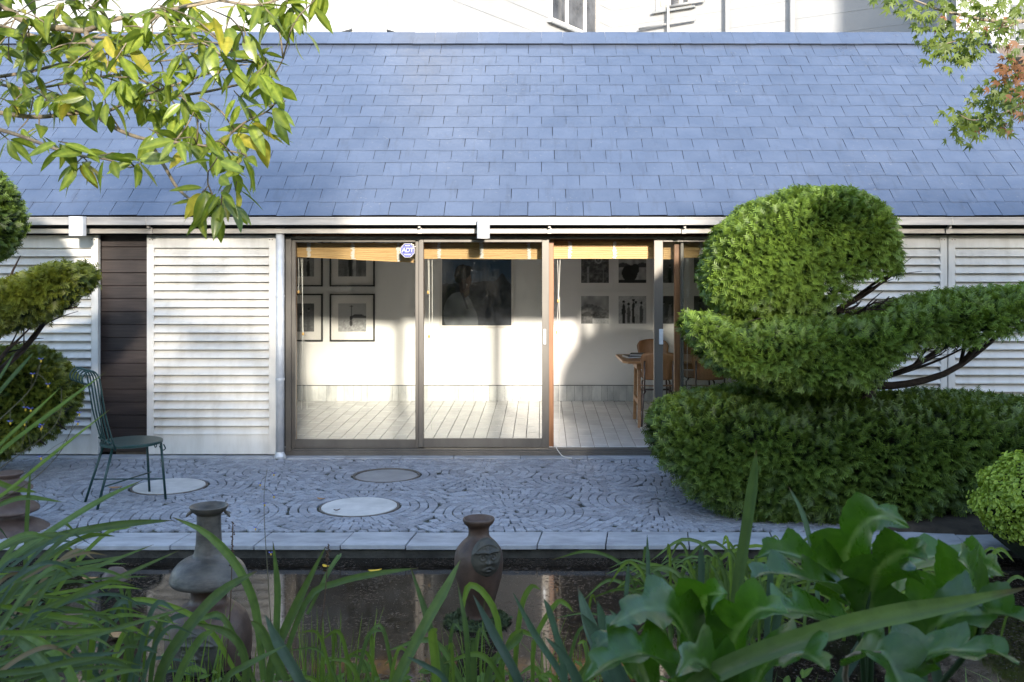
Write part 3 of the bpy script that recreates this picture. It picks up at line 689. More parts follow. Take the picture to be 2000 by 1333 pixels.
# pictures ---------------------------------------------------------------
def print_grid(fn, n=56):
    g = np.linspace(0, 1, n + 1); X, Z = np.meshgrid(g, g); c = fn(X, Z)
    if c.ndim == 2: c = np.stack([c] * 3, -1)
    return X.ravel(), Z.ravel(), np.clip(c, .004, .9).reshape(-1, 3), n
m, nt, b = new_mat('photo_print'); a = N(nt, 'ShaderNodeAttribute', attribute_name='Col'); nt.links.new(a.outputs['Color'], b.inputs['Base Color']); b.inputs['Roughness'].default_value = .35; M['print'] = m
def add_print(parent, name, x0, x1, z0, z1, y, fn, n=56):
    X, Z, c, n = print_grid(fn, n); V = np.stack([x0 + X * (x1 - x0), np.full_like(X, y), z0 + Z * (z1 - z0)], 1)
    i = np.arange((n + 1) * n).reshape(n, n + 1)[:, :n].ravel(); Fq = np.stack([i, i + 1, i + n + 2, i + n + 1], 1)
    o = link(name, mesh_np(name, V, Fq, M['print'], c), parent)
    mb = MB().box(x0, x1, y + .0005, y + .002, z0, z1).build('print_paper', M['mat_card'], o); return o
def sm_noise(X, Z, f, seed):
    r = np.random.default_rng(seed); k = r.random((int(f) + 3, int(f) + 3)); xi, zi = X * f, Z * f; a, b_ = xi.astype(int), zi.astype(int); fx, fz = xi - a, zi - b_
    return k[b_, a] * (1 - fx) * (1 - fz) + k[b_, a + 1] * fx * (1 - fz) + k[b_ + 1, a] * (1 - fx) * fz + k[b_ + 1, a + 1] * fx * fz
def ell(X, Z, cx, cz, rx, rz): return ((X - cx) / rx) ** 2 + ((Z - cz) / rz) ** 2 < 1
def p_pier(X, Z):
    c = .34 + .05 * sm_noise(X, Z, 8, 1); c = np.where(Z < .42, .16 + .22 * sm_noise(X, Z, 30, 2), c)
    c[(np.abs(X - .48) < .015) & (Z > .4) & (Z < .95)] = .03; c[(np.abs(Z - .9) < .012) & (np.abs(X - .48) < .07)] = .04
    c[(Z > .48) & (Z < .57) & (X > .46)] = .05; c[ell(X, Z, .46, .48, .05, .08)] = .02; c[ell(X, Z, .46, .3, .05, .12)] = .03; c[ell(X, Z, .72, .58, .2, .03)] = .03
    return c
def p_people(seed, bg=.35, nn=5, dark=.02):
    def f(X, Z):
        r = np.random.default_rng(seed); c = bg * (.75 + .5 * sm_noise(X, Z, 6, seed)); c = np.where(Z < .3, bg * .8 + .1 * sm_noise(X, Z, 20, seed + 1), c)
        for k in range(nn):
            cx = .12 + .76 * (k + .5) / nn + r.uniform(-.04, .04); h = r.uniform(.55, .8); t = r.choice([dark, dark, .1, .45])
            c[ell(X, Z, cx, h - .3, .065, .27)] = t; c[ell(X, Z, cx - .02, .18, .03, .2)] = t * .8; c[ell(X, Z, cx + .03, .18, .03, .2)] = t * .8
            c[ell(X, Z, cx, h + .03, .042, .06)] = .22; c[ell(X, Z, cx, h + .055, .046, .045)] = .015
        return c * (.8 + .4 * sm_noise(X, Z, 40, seed + 3))
    return f
def p_hills(X, Z):
    c = .16 + .45 * sm_noise(X * 1.0, Z * .6, 7, 5) * Z; ridge = .58 + .1 * np.sin(X * 5) + .06 * sm_noise(X, X * 0, 20, 6); c = np.where(Z < ridge, .06 + .16 * sm_noise(X, Z, 18, 7), c)
    c = np.where(Z < .42, .04 + .14 * sm_noise(X, Z, 24, 8), c); c[(Z < .36) & (Z > .27) & (X < .5)] = .015; c[ell(X, Z, .22, .38, .13, .05)] = .02
    c = np.where((Z < .2) & (X > .4), .35 + .3 * sm_noise(X, Z, 30, 9), c); return c
def p_dark(seed):
    def f(X, Z):
        c = .02 + .18 * sm_noise(X, Z, 14, seed) ** 2 + .08 * sm_noise(X, Z, 40, seed + 1)
        ring = np.abs(np.hypot((X - .62), (Z - .84)) - .12) < .025; c[ring] = .4; c[ell(X, Z, .62, .84, .03, .03)] = .4
        c[(np.abs(X - .25) < .03) & (Z < .6)] = .3; c[(np.abs(X - .8) < .02) & (Z < .5)] = .25; c[(np.abs(Z - .35) < .02)] = .16; return c
    return f
def p_shore(X, Z):
    c = .2 + .3 * sm_noise(X, Z, 9, 21); c[(Z > .55) & (Z < .68 + .05 * np.sin(X * 9))] = .07; c[ell(X, Z, .4, .35, .28, .3)] = .02; c[ell(X, Z, .6, .5, .15, .2)] = .03; c[(Z < .12)] = .03; return c
def p_portrait(X, Z):
    c = np.zeros(X.shape + (3,)); c[:] = np.array([.016, .036, .062]) ; c += (.02 * sm_noise(X, Z, 6, 31))[..., None]
    cl_ = np.clip((.62 + .06 * sm_noise(X, X * 0, 8, 32) - Z) * 6, 0, 1) * np.clip(sm_noise(X, Z, 7, 33) * 1.6 - .35, 0, 1); c = c * (1 - cl_[..., None]) + cl_[..., None] * np.array([.14, .12, .11])
    hill = .56 + .1 * np.exp(-((X - .86) / .06) ** 2) + .05 * X - .22 * np.clip(X - .9, 0, 1) * 3 + .02 * sm_noise(X, X * 0, 16, 34)
    dk = Z < hill; c[dk] = np.array([.016, .017, .02]); c[dk] *= (.6 + .9 * sm_noise(X, Z, 26, 35))[dk][:, None]
    c[(Z < .53 + .02 * np.sin(X * 20)) & (X < .2)] = (.008, .009, .008)
    coat = ell(X, Z, .24, .16, .22, .30) | ell(X, Z, .36, .02, .16, .28); c[coat] = np.array([.075, .072, .07]); c[coat] *= (.5 + 1.0 * sm_noise(X, Z, 12, 36))[coat][:, None]
    nk = ell(X, Z, .33, .50, .07, .12); c[nk] = (.05, .028, .02)
    face = ell(X, Z, .345, .64, .075, .13) | ell(X, Z, .405, .62, .02, .035); c[face] = (.075, .042, .03); shade = ell(X, Z, .30, .62, .06, .14); c[shade] = (.03, .018, .014)
    hair = ell(X, Z, .30, .74, .115, .10) | ell(X, Z, .37, .78, .06, .045) | ell(X, Z, .235, .68, .06, .1); c[hair] = (.006, .005, .005)
    c[(np.abs(X - .30 - (.42 - Z) * .35) < .015) & (Z < .45) & (Z > .22)] = (.02, .018, .025); return c * np.array([1.5, 1.7, 1.9])
YB = 13.568
def framed(u0, u1, v0, v1, pu0, pu1, pv0, pv1, fn, label, n=40):
    x0, x1, z0, z1 = wx(u0, YB), wx(u1, YB), wz(v1, YB), wz(v0, YB)
    t = thing('framed_photograph', label, 'picture', ((x0 + x1) / 2, YB, z0), 'black framed photographs on the left of the back wall')
    rect_frame(MB(), x0, x1, z0, z1, YB - .03, YB, .02, .02, .02, .02).build('frame', M['black_frame'], t)
    MB().box(x0 + .02, x1 - .02, YB - .012, YB - .002, z0 + .02, z1 - .02).build('mount', M['mat_card'], t)
    add_print(t, 'print', wx(pu0, YB), wx(pu1, YB), wz(pv1, YB), wz(pv0, YB), YB - .0145, fn, n)
framed(543, 631, 467, 560, 561, 614, 486, 540.5, p_people(44, .22, 3), 'upper left black framed photograph cut by the door edge')
framed(644.5, 732.5, 467, 560, 661, 715.5, 486, 540.5, p_people(41, .12, 4, .01), 'upper black framed photograph just below the first bamboo blind, right of its pair')
framed(543, 631, 574, 667, 561, 614, 593, 648, p_people(42, .10, 3, .04), 'lower left black framed photograph cut by the door edge')
framed(644.5, 732.5, 574, 667, 661, 715.5, 593, 648, p_pier, 'black framed photograph of a mast and jetty over water')
t = thing('portrait_photograph', 'large dark colour photograph of a person in a pale jacket before a hill', 'picture', (wx(931, YB), YB, wz(640, YB)))
x0, x1, z0, z1 = wx(859, YB), wx(1003.5, YB), wz(640.5, YB), wz(490, YB)
rect_frame(MB(), x0, x1, z0, z1, YB - .03, YB, .03, .03, .03, .03).build('frame', M['mat_card'], t)
add_print(t, 'print', x0 + .029, x1 - .029, z0 + .032, z1 - .03, YB - .010, p_portrait, 130)
pr = [(1135, 1189, p_dark(51), 1, 'dark print of a wheel and pillars, upper left of the unframed prints'), (1208, 1262, p_shore, 1, 'unframed print of a dark boat on a shore, upper row second from the left'),
      (1281, 1335, p_people(54, .1, 3), 1, 'upper unframed print seen through the narrow pane beside the open door'), (1355, 1409, p_dark(57), 1, 'upper unframed print behind the rightmost glass door'),
      (1135, 1189, p_hills, 0, 'unframed print of parked cars below hills, lower left of the unframed prints'), (1208, 1262, p_people(61, .42, 5), 0, 'unframed print of a group of people standing on pale ground'),
      (1281, 1335, p_people(66, .05, 3, .2), 0, 'lower unframed print seen through the narrow pane beside the open door'), (1355, 1409, p_people(68, .08, 4), 0, 'lower unframed print behind the rightmost glass door')]
for u0, u1, fn, up, lab in pr:
    v0, v1 = (499, 553) if up else (578.5, 632.5)
    t = thing('photo_print', lab, 'picture', (wx((u0 + u1) / 2, YB), YB, wz(v1, YB)), 'unframed square prints on the right of the back wall')
    MB().box(wx(u0 - 9, YB), wx(u1 + 9, YB), YB - .010, YB - .001, wz(v1 + 9, YB), wz(v0 - 9, YB)).build('backing_board', M['plaster'], t)
    add_print(t, 'print', wx(u0, YB), wx(u1, YB), wz(v1, YB), wz(v0, YB), YB - .0125, fn, 40)

# table, chairs, books ------------------------------------------------------
FZ = .062
tb = thing('dining_table', 'long oak trestle table standing at the right inside the gallery', 'table', (1.9, 12.0, FZ))
tx0, tx1, ty0, ty1, tz = .90, 3.2, 11.62, 12.42, .775
MB().prism([(tx0 + .06, ty0, tz - .03), (tx0, ty0 + .1, tz - .03), (tx0 - .03, ty1 - .03, tz - .03), (tx0, ty1, tz - .03), (tx1, ty1, tz - .03), (tx1, ty0, tz - .03)][::-1], (0, 0, 0), (0, 0, .03)).build('tabletop', M['oak'], tb, bevel=.006)
MB().box(tx0 + .16, tx1 - .1, ty0 + .10, ty1 - .1, tz - .10, tz - .031).build('apron', M['oak'], tb)
for xo in (tx0 + .19, tx1 - .3):
    for sy, ye in ((11.50, 11.78), (12.09, 12.16)):
        MB().prism([(-.018, -.022, 0), (.018, -.022, 0), (.018, .022, 0), (-.018, .022, 0)], (0, 0, 0), (0, 0, .001))
        a, b_ = Vector((xo - .02, sy, FZ)), Vector((xo, ye, tz - .05))
        lg = MB(); h = [(-.018, -.022), (.018, -.022), (.018, .022), (-.018, .022)]
        lg.add([(a.x + p[0], a.y + p[1], a.z) for p in h] + [(b_.x + p[0], b_.y + p[1], b_.z) for p in h], [(3, 2, 1, 0), (4, 5, 6, 7)] + [(i, (i + 1) % 4, (i + 1) % 4 + 4, i + 4) for i in range(4)])
        lg.build('leg', M['oak'], tb, bevel=.003)
    MB().box(xo - .03, xo - .002, 11.60, 12.11, .30, .345).build('cross_rail', M['oak'], tb)
def shell_chair(x, y, face, label):
    """plywood back on dark tube legs; face = +1 looks away from the viewer"""
    t = thing('shell_chair', label, 'chair', (x, y, FZ), 'plywood chairs round the table')
    sgn = face; zs_ = FZ + .44
    def sheet(fn, nu, nv, thick, nm, mat):
        mb = MB(); P = [[fn(i / nu, j / nv) for i in range(nu + 1)] for j in range(nv + 1)]
        for d in (0, 1):
            for row in P:
                for p in row: mb.v.append((x + p[0], y + sgn * (p[1] + d * thick), FZ + p[2] - d * .004))
        k = (nu + 1) * (nv + 1); idx = lambda i, j, d: d * k + j * (nu + 1) + i
        for j in range(nv):
            for i in range(nu):
                mb.f.append((idx(i, j, 0), idx(i + 1, j, 0), idx(i + 1, j + 1, 0), idx(i, j + 1, 0))); mb.f.append((idx(i, j + 1, 1), idx(i + 1, j + 1, 1), idx(i + 1, j, 1), idx(i, j, 1)))
        for i in range(nu): mb.f += [(idx(i, 0, 0), idx(i, 0, 1), idx(i + 1, 0, 1), idx(i + 1, 0, 0)), (idx(i, nv, 0), idx(i + 1, nv, 0), idx(i + 1, nv, 1), idx(i, nv, 1))]
        for j in range(nv): mb.f += [(idx(0, j, 0), idx(0, j + 1, 0), idx(0, j + 1, 1), idx(0, j, 1)), (idx(nu, j, 0), idx(nu, j, 1), idx(nu, j + 1, 1), idx(nu, j + 1, 0))]
        return mb.build(nm, mat, t, True)
    def back(a, b_):
        s = a * 2 - 1; wv = .155 + .055 * b_ - .055 * max(0, b_ - .75) * 4 * max(0, b_ - .75) * 4 * .9
        return (s * wv, -.20 - .06 * b_ + .05 * (1 - s * s) * -1 + .05, .53 + .315 * b_ - .02 * s * s * b_)
    sheet(back, 12, 10, .011, 'backrest', M['ply'])
    sheet(lambda a, b_: ((a * 2 - 1) * (.20 - .02 * b_), -.19 + .40 * b_, .44 + .02 * math.cos(b_ * 3) + .012 * (a * 2 - 1) ** 2), 10, 8, .010, 'seat', M['ply'])
    for s in (-1, 1):
        xb = x + s * .155
        MB().tube([(xb, y - sgn * .235, FZ + .74), (xb, y - sgn * .225, FZ + .52), (xb, y - sgn * .215, FZ + .415), (xb - s * .01, y - sgn * .10, FZ + .40), (xb - s * .01, y + sgn * .16, FZ + .405)], .0105, 8).build('back_tube', M['steel'], t, True)
        for yy, ye in ((-.23, -.20), (.24, .17)):
            lg = MB().tube([(xb + s * .03, y + sgn * yy, FZ + .012), (xb + s * .01, y + sgn * ye, FZ + .37), (xb - s * .02, y + sgn * ye * .8, FZ + .405)], .0105, 8).build('leg', M['steel'], t, True)
            MB().lathe([(.012, 0), (.015, .003), (.015, .022), (.012, .026)], xb + s * .03, y + sgn * yy, FZ, 10).build('rubber_foot', M['rubber'], lg)
    MB().tube([(x - .15, y, FZ + .40), (x + .15, y, FZ + .40)], .010, 8).build('stretcher', M['steel'], t, True)
    return t
shell_chair(1.27, 11.62, 1, 'nearest plywood chair at the table end with its back to the door')
shell_chair(1.37, 12.75, -1, 'plywood chair on the far side of the table end, behind the stacked books')
shell_chair(1.83, 11.62, 1, 'plywood chair with its back to the closed right door, second along the table')
shell_chair(1.90, 12.75, -1, 'plywood chair at the far side of the table behind the timber post')
M['book_dark'] = surface('dark_cover', (0.015, 0.015, 0.018), (0.03, 0.03, 0.035), .35); M['paper'] = surface('paper_edges', (0.4, 0.4, 0.42), (0.55, 0.55, 0.57), .7, 200)
for k, (bx, by, w, d, th, rz, lab) in enumerate(((1.10, 12.05, .30, .22, .022, .25, 'dark covered book lying open at the table end'), (1.14, 12.07, .24, .18, .02, -.2, 'smaller dark book lying on top of the open book'), (1.24, 11.80, .22, .16, .028, .1, 'thick dark book near the front edge of the table'))):
    zb_ = tz + (.0225 if k == 1 else .0005)
    t = thing('book', lab, 'book', (bx, by, zb_), 'books on the table')
    mt = Matrix.Translation((bx, by, zb_)) @ Matrix.Rotation(rz, 4, 'Z')
    o = MB().box(-w / 2, w / 2, -d / 2, d / 2, 0, .003).box(-w / 2, w / 2, -d / 2, d / 2, th - .003, th).build('cover', M['book_dark'], t); o.matrix_basis = mt
    o = MB().box(-w / 2 + .004, w / 2 - .004, -d / 2 + .004, d / 2 - .004, .003, th - .003).build('pages', M['paper'], t); o.matrix_basis = mt
# ================================================================== NEIGHBOURING WHITE BUILDING
nb = thing('white_building', 'tall white weatherboard building rising behind the slate roof', 'building', (1.5, 26, 0))
cx_, cy_ = (1195 - U0) * 26 / F, 26.0
dl = Vector((-.47, -.883, 0)).normalized(); dr = Vector((.80, -.60, 0)).normalized()
def facade(d, L, name, inward, thick=.3):
    a = Vector((cx_, cy_, 0)); n = inward
    MB().prism([a, a + d * L, a + d * L + n * thick, a + n * thick], (0, 0, -1), (0, 0, 16)).build(name, M['render_white'], nb)
    z = 4.0
    return a
nl = Vector((dl.y, -dl.x, 0)); nl = nl if nl.y > 0 else -nl
nr = Vector((dr.y, -dr.x, 0)); nr = nr if nr.y > 0 else -nr
facade(dl, 9.6, 'left_wall', nl); facade(dr, 15.5, 'right_wall', nr)
def board_lines(d, n, L, nm):
    z = 5.0; 
    while z < 12:
        a = Vector((cx_, cy_, z)); o = -n * .007
        MB().prism([a, a + d * L, a + d * L + o, a + o], (0, 0, 0), (0, 0, .012)).build('board_edge', M['render_white'], nb); z += .42
board_lines(dl, nl, 9.6, 'l'); board_lines(dr, nr, 15.5, 'r')
def on_wall(d, n, u, v, off=0.0):
    """point where the ray through (u,v) meets the wall plane, moved off it towards the viewer"""
    ray = W(u, v, 1.0) - Vector((0, 0, EYE)); a = Vector((cx_, cy_, 0)) - n * off
    k = (a.dot(n)) / (ray.dot(n)); return Vector((0, 0, EYE)) + ray * k
def wall_win(d, n, u0, u1, vbot, label_part):
    a = on_wall(d, n, u0, vbot); b_ = on_wall(d, n, u1, vbot); zb = min(a.z, b_.z); h = 1.5
    if (b_ - a).length < .01: return
    a.z = b_.z = zb
    e = (b_ - a).normalized(); o = -n
    fr = MB()
    def bar(p, q, w, z0, z1, y0, y1): fr.prism([p + o * y0, q + o * y0, q + o * y1, p + o * y1], (0, 0, z0), (0, 0, z1))
    L = (b_ - a).length
    bar(a, b_, 0, -.08, 0, .0, .06); 
    for f in (0, .33, .72, 1.0):
        p = a + e * (L - .09) * f; bar(p, p + e * .09, 0, 0, h, .0, .045)
    wd = fr.build('window', M['white'], nb)
    MB().prism([a + e * .02 + o * .004, b_ - e * .02 + o * .004, b_ - e * .02 + o * .012, a + e * .02 + o * .012], (0, 0, .0), (0, 0, h)).build('pane', M['win_dark'], wd)
    MB().prism([a - e * .1 + o * .002, b_ + e * .1 + o * .002, b_ + e * .1 + o * .1, a - e * .1 + o * .1], (0, 0, -.13), (0, 0, -.082)).build('sill', M['grey_trim'], wd)
wall_win(dl, nl, 1072, 1166, 34, 'w')
wall_win(dr, nr, 1284, 1352, 6, 'w')
for u, w in ((1305, .035), (1420, .05), (1547, .055)):
    p = on_wall(dr, nr, u, 40, .12); MB().tube([(p.x, p.y, 2.5), (p.x, p.y, 12)], w, 10).build('drain_pipe', M['render_white'], nb, True)
a, b_ = on_wall(dr, nr, 1248, 57, .1), on_wall(dr, nr, 1358, 38, .1); MB().tube([a, b_], .03, 8).build('vent_pipe', M['render_white'], nb, True)
a, b_ = on_wall(dr, nr, 1305, 14, .1), on_wall(dr, nr, 1375, 1, .1); MB().tube([a, b_], .035, 8).build('waste_pipe', M['render_white'], nb, True)
# plain white gable standing between the two roofs
gbd = thing('white_gable', 'plain white gable wall just behind the slate ridge, brightly lit', 'building', (-3, 17.2, 0))
Yg = 17.2
MB().prism([W(-700, 120, Yg), W(-700, -700, Yg), W(560, -80, Yg), W(735, -125, Yg), W(962, 69, Yg), W(962, 120, Yg)], (0, 0, 0), (0, .3, 0)).build('wall', M['render_white'], gbd)
MB().prism([W(716, 120, Yg - .12), W(716, -80, Yg - .12), W(755, -80, Yg - .12), W(755, 120, Yg - .12)], (0, 0, 0), (0, .118, 0)).build('pier', M['render_white'], gbd)
for pts in (((640, 70), (686, 56.5)), ((755.5, 57.5), (797, 70))):
    a, b_ = W(*pts[0], Yg - .14), W(*pts[1], Yg - .14)
    MB().prism([a, b_, b_ + Vector((0, 0, .028)), a + Vector((0, 0, .028))], (0, 0, 0), (0, .12, 0)).build('hood', M['grey_trim'], gbd)
# right-hand white block with post, brown beam and railing
rb = thing('balcony_block', 'white block with brown timber balcony and thin railing beyond the right roof end', 'building', (7.5, 18.5, 0))
Yb = 18.6
MB().prism([W(1846, 300, Yb), W(1846, -500, Yb), W(2500, -500, Yb), W(2500, 300, Yb)], (0, 0, 0), (0, .4, 0)).build('wall', M['render_white'], rb)
Yr = 16.6
MB().box(W(1948, 0, Yr).x, W(2300, 0, Yr).x, Yr, Yr + 1.9, W(0, 112, Yr).z, W(0, 88, Yr).z).build('balcony_deck', M['brown_timber'], rb)
MB().box(W(1868, 0, Yb - .3).x, W(1886, 0, Yb - .3).x, Yb - .3, Yb - .05, W(0, 66, Yb).z, W(0, -60, Yb).z).build('dark_post', M['grey_trim'], rb)
for v in (64, 78): MB().tube([W(1950, v, Yr), W(2300, v + 1, Yr)], .012, 6).build('rail', M['grey_trim'], rb)
for u in (1950, 1985, 2020, 2060): MB().tube([W(u, 88, Yr), W(u, 40, Yr)], .014, 6).build('baluster', M['grey_trim'], rb)
MB().box(W(1975, 0, Yb - .02).x, W(2100, 0, Yb - .02).x, Yb - .03, Yb - .005, W(0, 85, Yb).z, W(0, 10, Yb).z).build('window', M['win_dark'], rb)

# ================================================================== CHAIR, VASES
chx, chy = -3.29, 8.42
ang = math.radians(39); ca, sa = math.cos(ang), math.sin(ang)
def C(f, s, z): return Vector((chx + f * ca - s * sa, chy + f * sa + s * ca, z))   # f forward (to the right), s sideways (away)
gc = thing('garden_chair', 'dark green metal garden chair with round seat and curled slat back on the cobbles', 'chair', (chx, chy, 0))
MB().lathe([(.0001, 0), (.225, 0), (.238, .004), (.238, .022), (.225, .026), (.0001, .024)], chx, chy, .452, 40).build('seat', M['green_metal'], gc)
SB = .185
for f, s in ((-.20, -.14), (-.20, .14)):
    MB().tube([C(f + .02, s * .8, .455), C(f - .11, s * 1.15, .0)], .0105, 8).build('leg', M['green_metal'], gc, True)
for f, s in ((.19, -.13), (.17, .15)):
    MB().tube([C(f, s, .455), C(f + .03, s * 1.15, .0)], .0105, 8).build('leg', M['green_metal'], gc, True)
MB().tube([C(-.245, -.147, .17), C(.21, .165, .17)], .006, 6).build('cross_stretcher', M['green_metal'], gc, True)
MB().tube([C(-.245, .147, .175), C(.21, -.145, .165)], .006, 6).build('cross_stretcher', M['green_metal'], gc, True)
nb_ = 5
for k in range(nb_):                                   # back rods curl over backwards at the top
    s = -.165 + .33 * k / (nb_ - 1)
    pts = [C(-.19 + .02 * abs(s) * 5, s, .44), C(-.245, s, .70), C(-.285, s, .95), C(-.30, s, 1.02), C(-.335, s, 1.068), C(-.385, s, 1.07), C(-.42, s, 1.03), C(-.415, s, .985), C(-.385, s, .975)]
    MB().tube(catmull(pts, 22), .0065, 6).build('back_rod', M['green_metal'], gc, True)
MB().tube([C(-.385, -.165, .975), C(-.385, .165, .975)], .007, 6).build('top_bar', M['green_metal'], gc, True)
MB().tube([C(-.205, -.165, .50), C(-.205, .165, .50)], .007, 6).build('lower_bar', M['green_metal'], gc, True)
for s in (-.13, .13):
    MB().tube(catmull([C(.21, s, .44), C(.235, s * .8, .40), C(.215, s * .6, .385), C(.2, s * .5, .42)], 10), .005, 5).build('scroll', M['green_metal'], gc, True)

def P_lathe(prof_px, u, Y, name, mat, parent, n=40, wob=0.0):
    """profile given in photo pixels (radius, v) at distance Y"""
    k = Y / F; c = W(u, 500, Y); pr = [(max(r, .01) * k, EYE - (v - V0) * k) for r, v in prof_px]
    cv = catmull([(r, z, 0) for r, z in pr], len(pr) * 4)
    return MB().lathe([(max(p.x, .0005), p.y) for p in cv], c.x, c.y, 0, n, 1.0, wob).build(name, mat, parent, True)
YA = 5.4
va = thing('tiered_vase', 'tall grey stoneware vase with flared rim and broad disc shoulder standing in the pond', 'vase', (W(408, 500, YA).x, YA, -.6))
P_lathe([(24, 1004), (33, 996), (36, 991), (37, 988), (34, 988), (30, 994), (24, 1002), (23, 1020), (24, 1046), (25, 1062), (28, 1078), (32, 1085), (44, 1090), (58, 1099), (68, 1111), (73, 1124), (74, 1131), (71, 1136), (60, 1138), (44, 1140)], 408, YA, 'neck', M['stoneware'], va)
P_lathe([(44, 1139), (38, 1146), (34, 1158), (36, 1172), (50, 1182), (70, 1200), (80, 1228), (82, 1262), (76, 1300), (66, 1330), (60, 1345), (58, 1360), (1, 1362)], 408, YA, 'body', M['terracotta'], va)
kA = YA / F
for sgn in (-1, 1):
    c = W(408 + sgn * 36, 1003, YA); MB().tube(catmull([c + Vector((-sgn * .012, 0, .01)), c + Vector((sgn * .006, -.01, 0)), c + Vector((sgn * .018, -.015, -.016))], 6), [.008, .009, .009, .008, .006, .003], 7).build('lug', M['stoneware'], va, True)
def mask(cx, cy, cz, rx, rz, yaw, bulge, mat, parent, name='face_mask', seed=1):
    """clay face in relief: a domed oval with brow, eyes, nose, lips and curls"""
    n = 46; V = []; Fq = []
    def H(a, b_):
        r2 = a * a + b_ * b_; h = bulge * math.sqrt(max(0, 1 - r2)) 
        g = lambda x, z, sx, sz, k: k * math.exp(-((a - x) / sx) ** 2 - ((b_ - z) / sz) ** 2)
        d = g(0, .05, .09, .30, .30) + g(0, -.14, .17, .10, .35)                                   # nose
        for s in (-1, 1):
            d += g(s * .13, -.16, .07, .07, .18)                                             # nostrils
            br = .34 + .18 * abs(a) - .25 * a * a
            d += .30 * math.exp(-((b_ - br) / .055) ** 2) * (1 if abs(a) < .75 else .2) * .5       # brow
            e = math.hypot((a - s * .36) / 1.3, b_ - .13); d += .20 * math.exp(-((e - .14) / .035) ** 2) + .18 * math.exp(-(e / .06) ** 2) - .10 * math.exp(-(e / .2) ** 2)
            d += g(s * .45, -.2, .2, .18, .14)                                                   # cheeks
            e2 = math.hypot(a - s * .0, b_ - .62); d += .09 * math.exp(-((e2 - .14) / .03) ** 2) * .5 + .06 * math.exp(-(e2 / .05) ** 2)
            d += .12 * math.exp(-((b_ - .74 + .55 * a * a) / .04) ** 2) * .5
        lip = -.42 - .10 * abs(a) + .05 * math.cos(a * 9); d += .26 * math.exp(-((b_ - lip) / .05) ** 2) * math.exp(-(a / .36) ** 2) + .24 * math.exp(-((b_ + .58 - .12 * a * a) / .055) ** 2) * math.exp(-(a / .3) ** 2)
        d += g(0, -.82, .25, .10, .15)
        return h + d * bulge * .85
    for j in range(n + 1):
        for i in range(n + 1):
            a, b_ = i / n * 2 - 1, j / n * 2 - 1
            sq = math.sqrt(1 - a * a / 2), math.sqrt(1 - b_ * b_ / 2); A, B = a * sq[1], b_ * sq[0]
            h = H(A, B); l = Vector((A * rx, -h, B * rz)); l = Matrix.Rotation(yaw, 4, 'Z') @ l; V.append((cx + l.x, cy + l.y, cz + l.z))
    for j in range(n):
        for i in range(n): Fq.append((j * (n + 1) + i, j * (n + 1) + i + 1, (j + 1) * (n + 1) + i + 1, (j + 1) * (n + 1) + i))
    return link(name, mesh_np(name, V, Fq, mat), parent)
cA = W(408, 1245, YA); mask(cA.x, cA.y - .215, cA.z, .13, .12, 0, .035, M['mask_clay'], va)
YV = 5.94
vb_ = thing('face_vase', 'brown clay vase with a moulded face standing on a mossy block in the pond', 'vase', (W(935, 500, YV).x, YV, -.2))
P_lathe([(22, 1022), (27, 1014), (30, 1012), (31, 1016), (28, 1022), (22, 1028), (20, 1036), (22, 1048), (34, 1060), (44, 1074), (47.5, 1092), (47, 1110), (44, 1130), (38, 1152), (31, 1176), (27, 1196), (26, 1206), (1, 1207)], 935, YV, 'pot', M['terracotta'], vb_)
kV = YV / F; cV = W(937, 1080, YV); yaw = math.radians(22)
mask(cV.x + .105 * math.sin(yaw), cV.y - .105 * math.cos(yaw), cV.z, 30 * kV, 39 * kV, yaw, .05, M['mask_clay'], vb_)
blk = thing('mossy_block', 'low mossy stone block under the face vase in the pond', 'stone block', (cV.x, YV, -.5))
mv = MB().lathe([(.13, -.45), (.15, -.1), (.16, -.065), (.13, -.045), (.07, -.042), (.001, -.042)], W(932, 0, YV).x, YV, 0, 24, 1.15, .06).build('block', M['moss'], blk, True)
zb_v = EYE - (1207 - V0) * kV
mv.location.z += zb_v + .044
n_ = 900; a_ = rng.uniform(0, 6.3, n_); q_ = np.sqrt(rng.random(n_)); Pm = np.stack([W(932, 0, YV).x + 1.15 * .165 * q_ * np.cos(a_), YV + .165 * q_ * np.sin(a_), zb_v + .004 - .03 * q_ ** 4 + rng.uniform(0, .012, n_)], 1)
t1_ = rng.normal(0, .009, (n_, 3)); t2_ = rng.normal(0, .009, (n_, 3)); stuff(link('moss', mesh_np('moss', np.stack([Pm - t1_, Pm + t1_, Pm + t2_ + np.array([[0, 0, .01]])], 1).reshape(-1, 3), np.arange(n_ * 3).reshape(-1, 3), M['moss'], None, False), blk))
# stacked brown pots at the left pond corner
ps = thing('pottery_lantern', 'stacked tiers of brown flared pottery at the far left pond corner', 'pottery', (-3.5, 7.3, 0))
YP = 7.55
P_lathe([(21, 922), (26, 924), (24, 928), (19, 934), (24, 940), (38, 949), (43, 954), (40, 957), (27, 958)], 18, YP, 'top_tier', M['brown_pot'], ps)
P_lathe([(27, 957), (21, 962), (21, 968), (32, 976), (50, 988), (55, 995), (51, 999), (34, 1000)], 18, YP, 'middle_tier', M['brown_pot'], ps)
P_lathe([(34, 999), (27, 1004), (30, 1012), (56, 1022), (74, 1034), (77, 1042), (64, 1048), (48, 1060), (48, 1075)], 18, YP, 'bottom_tier', M['brown_pot'], ps)
for u, v, Y, r, lab in ((225, 1122, 6.7, .075, 'small brown rock half under the strap leaves at the left pond margin'),):
    c = W(u, v, Y); V, Fq = [], []; n = 14
    mb = MB(); mb.lathe([(r * .7, -.2), (r, -.05), (r * .9, .04), (r * .45, .09), (.001, .1)], c.x, c.y, c.z - .05, 14, 1.3, .12)
    tag(mb.build('rock', M['brown_pot'], None, True), lab, 'rock')
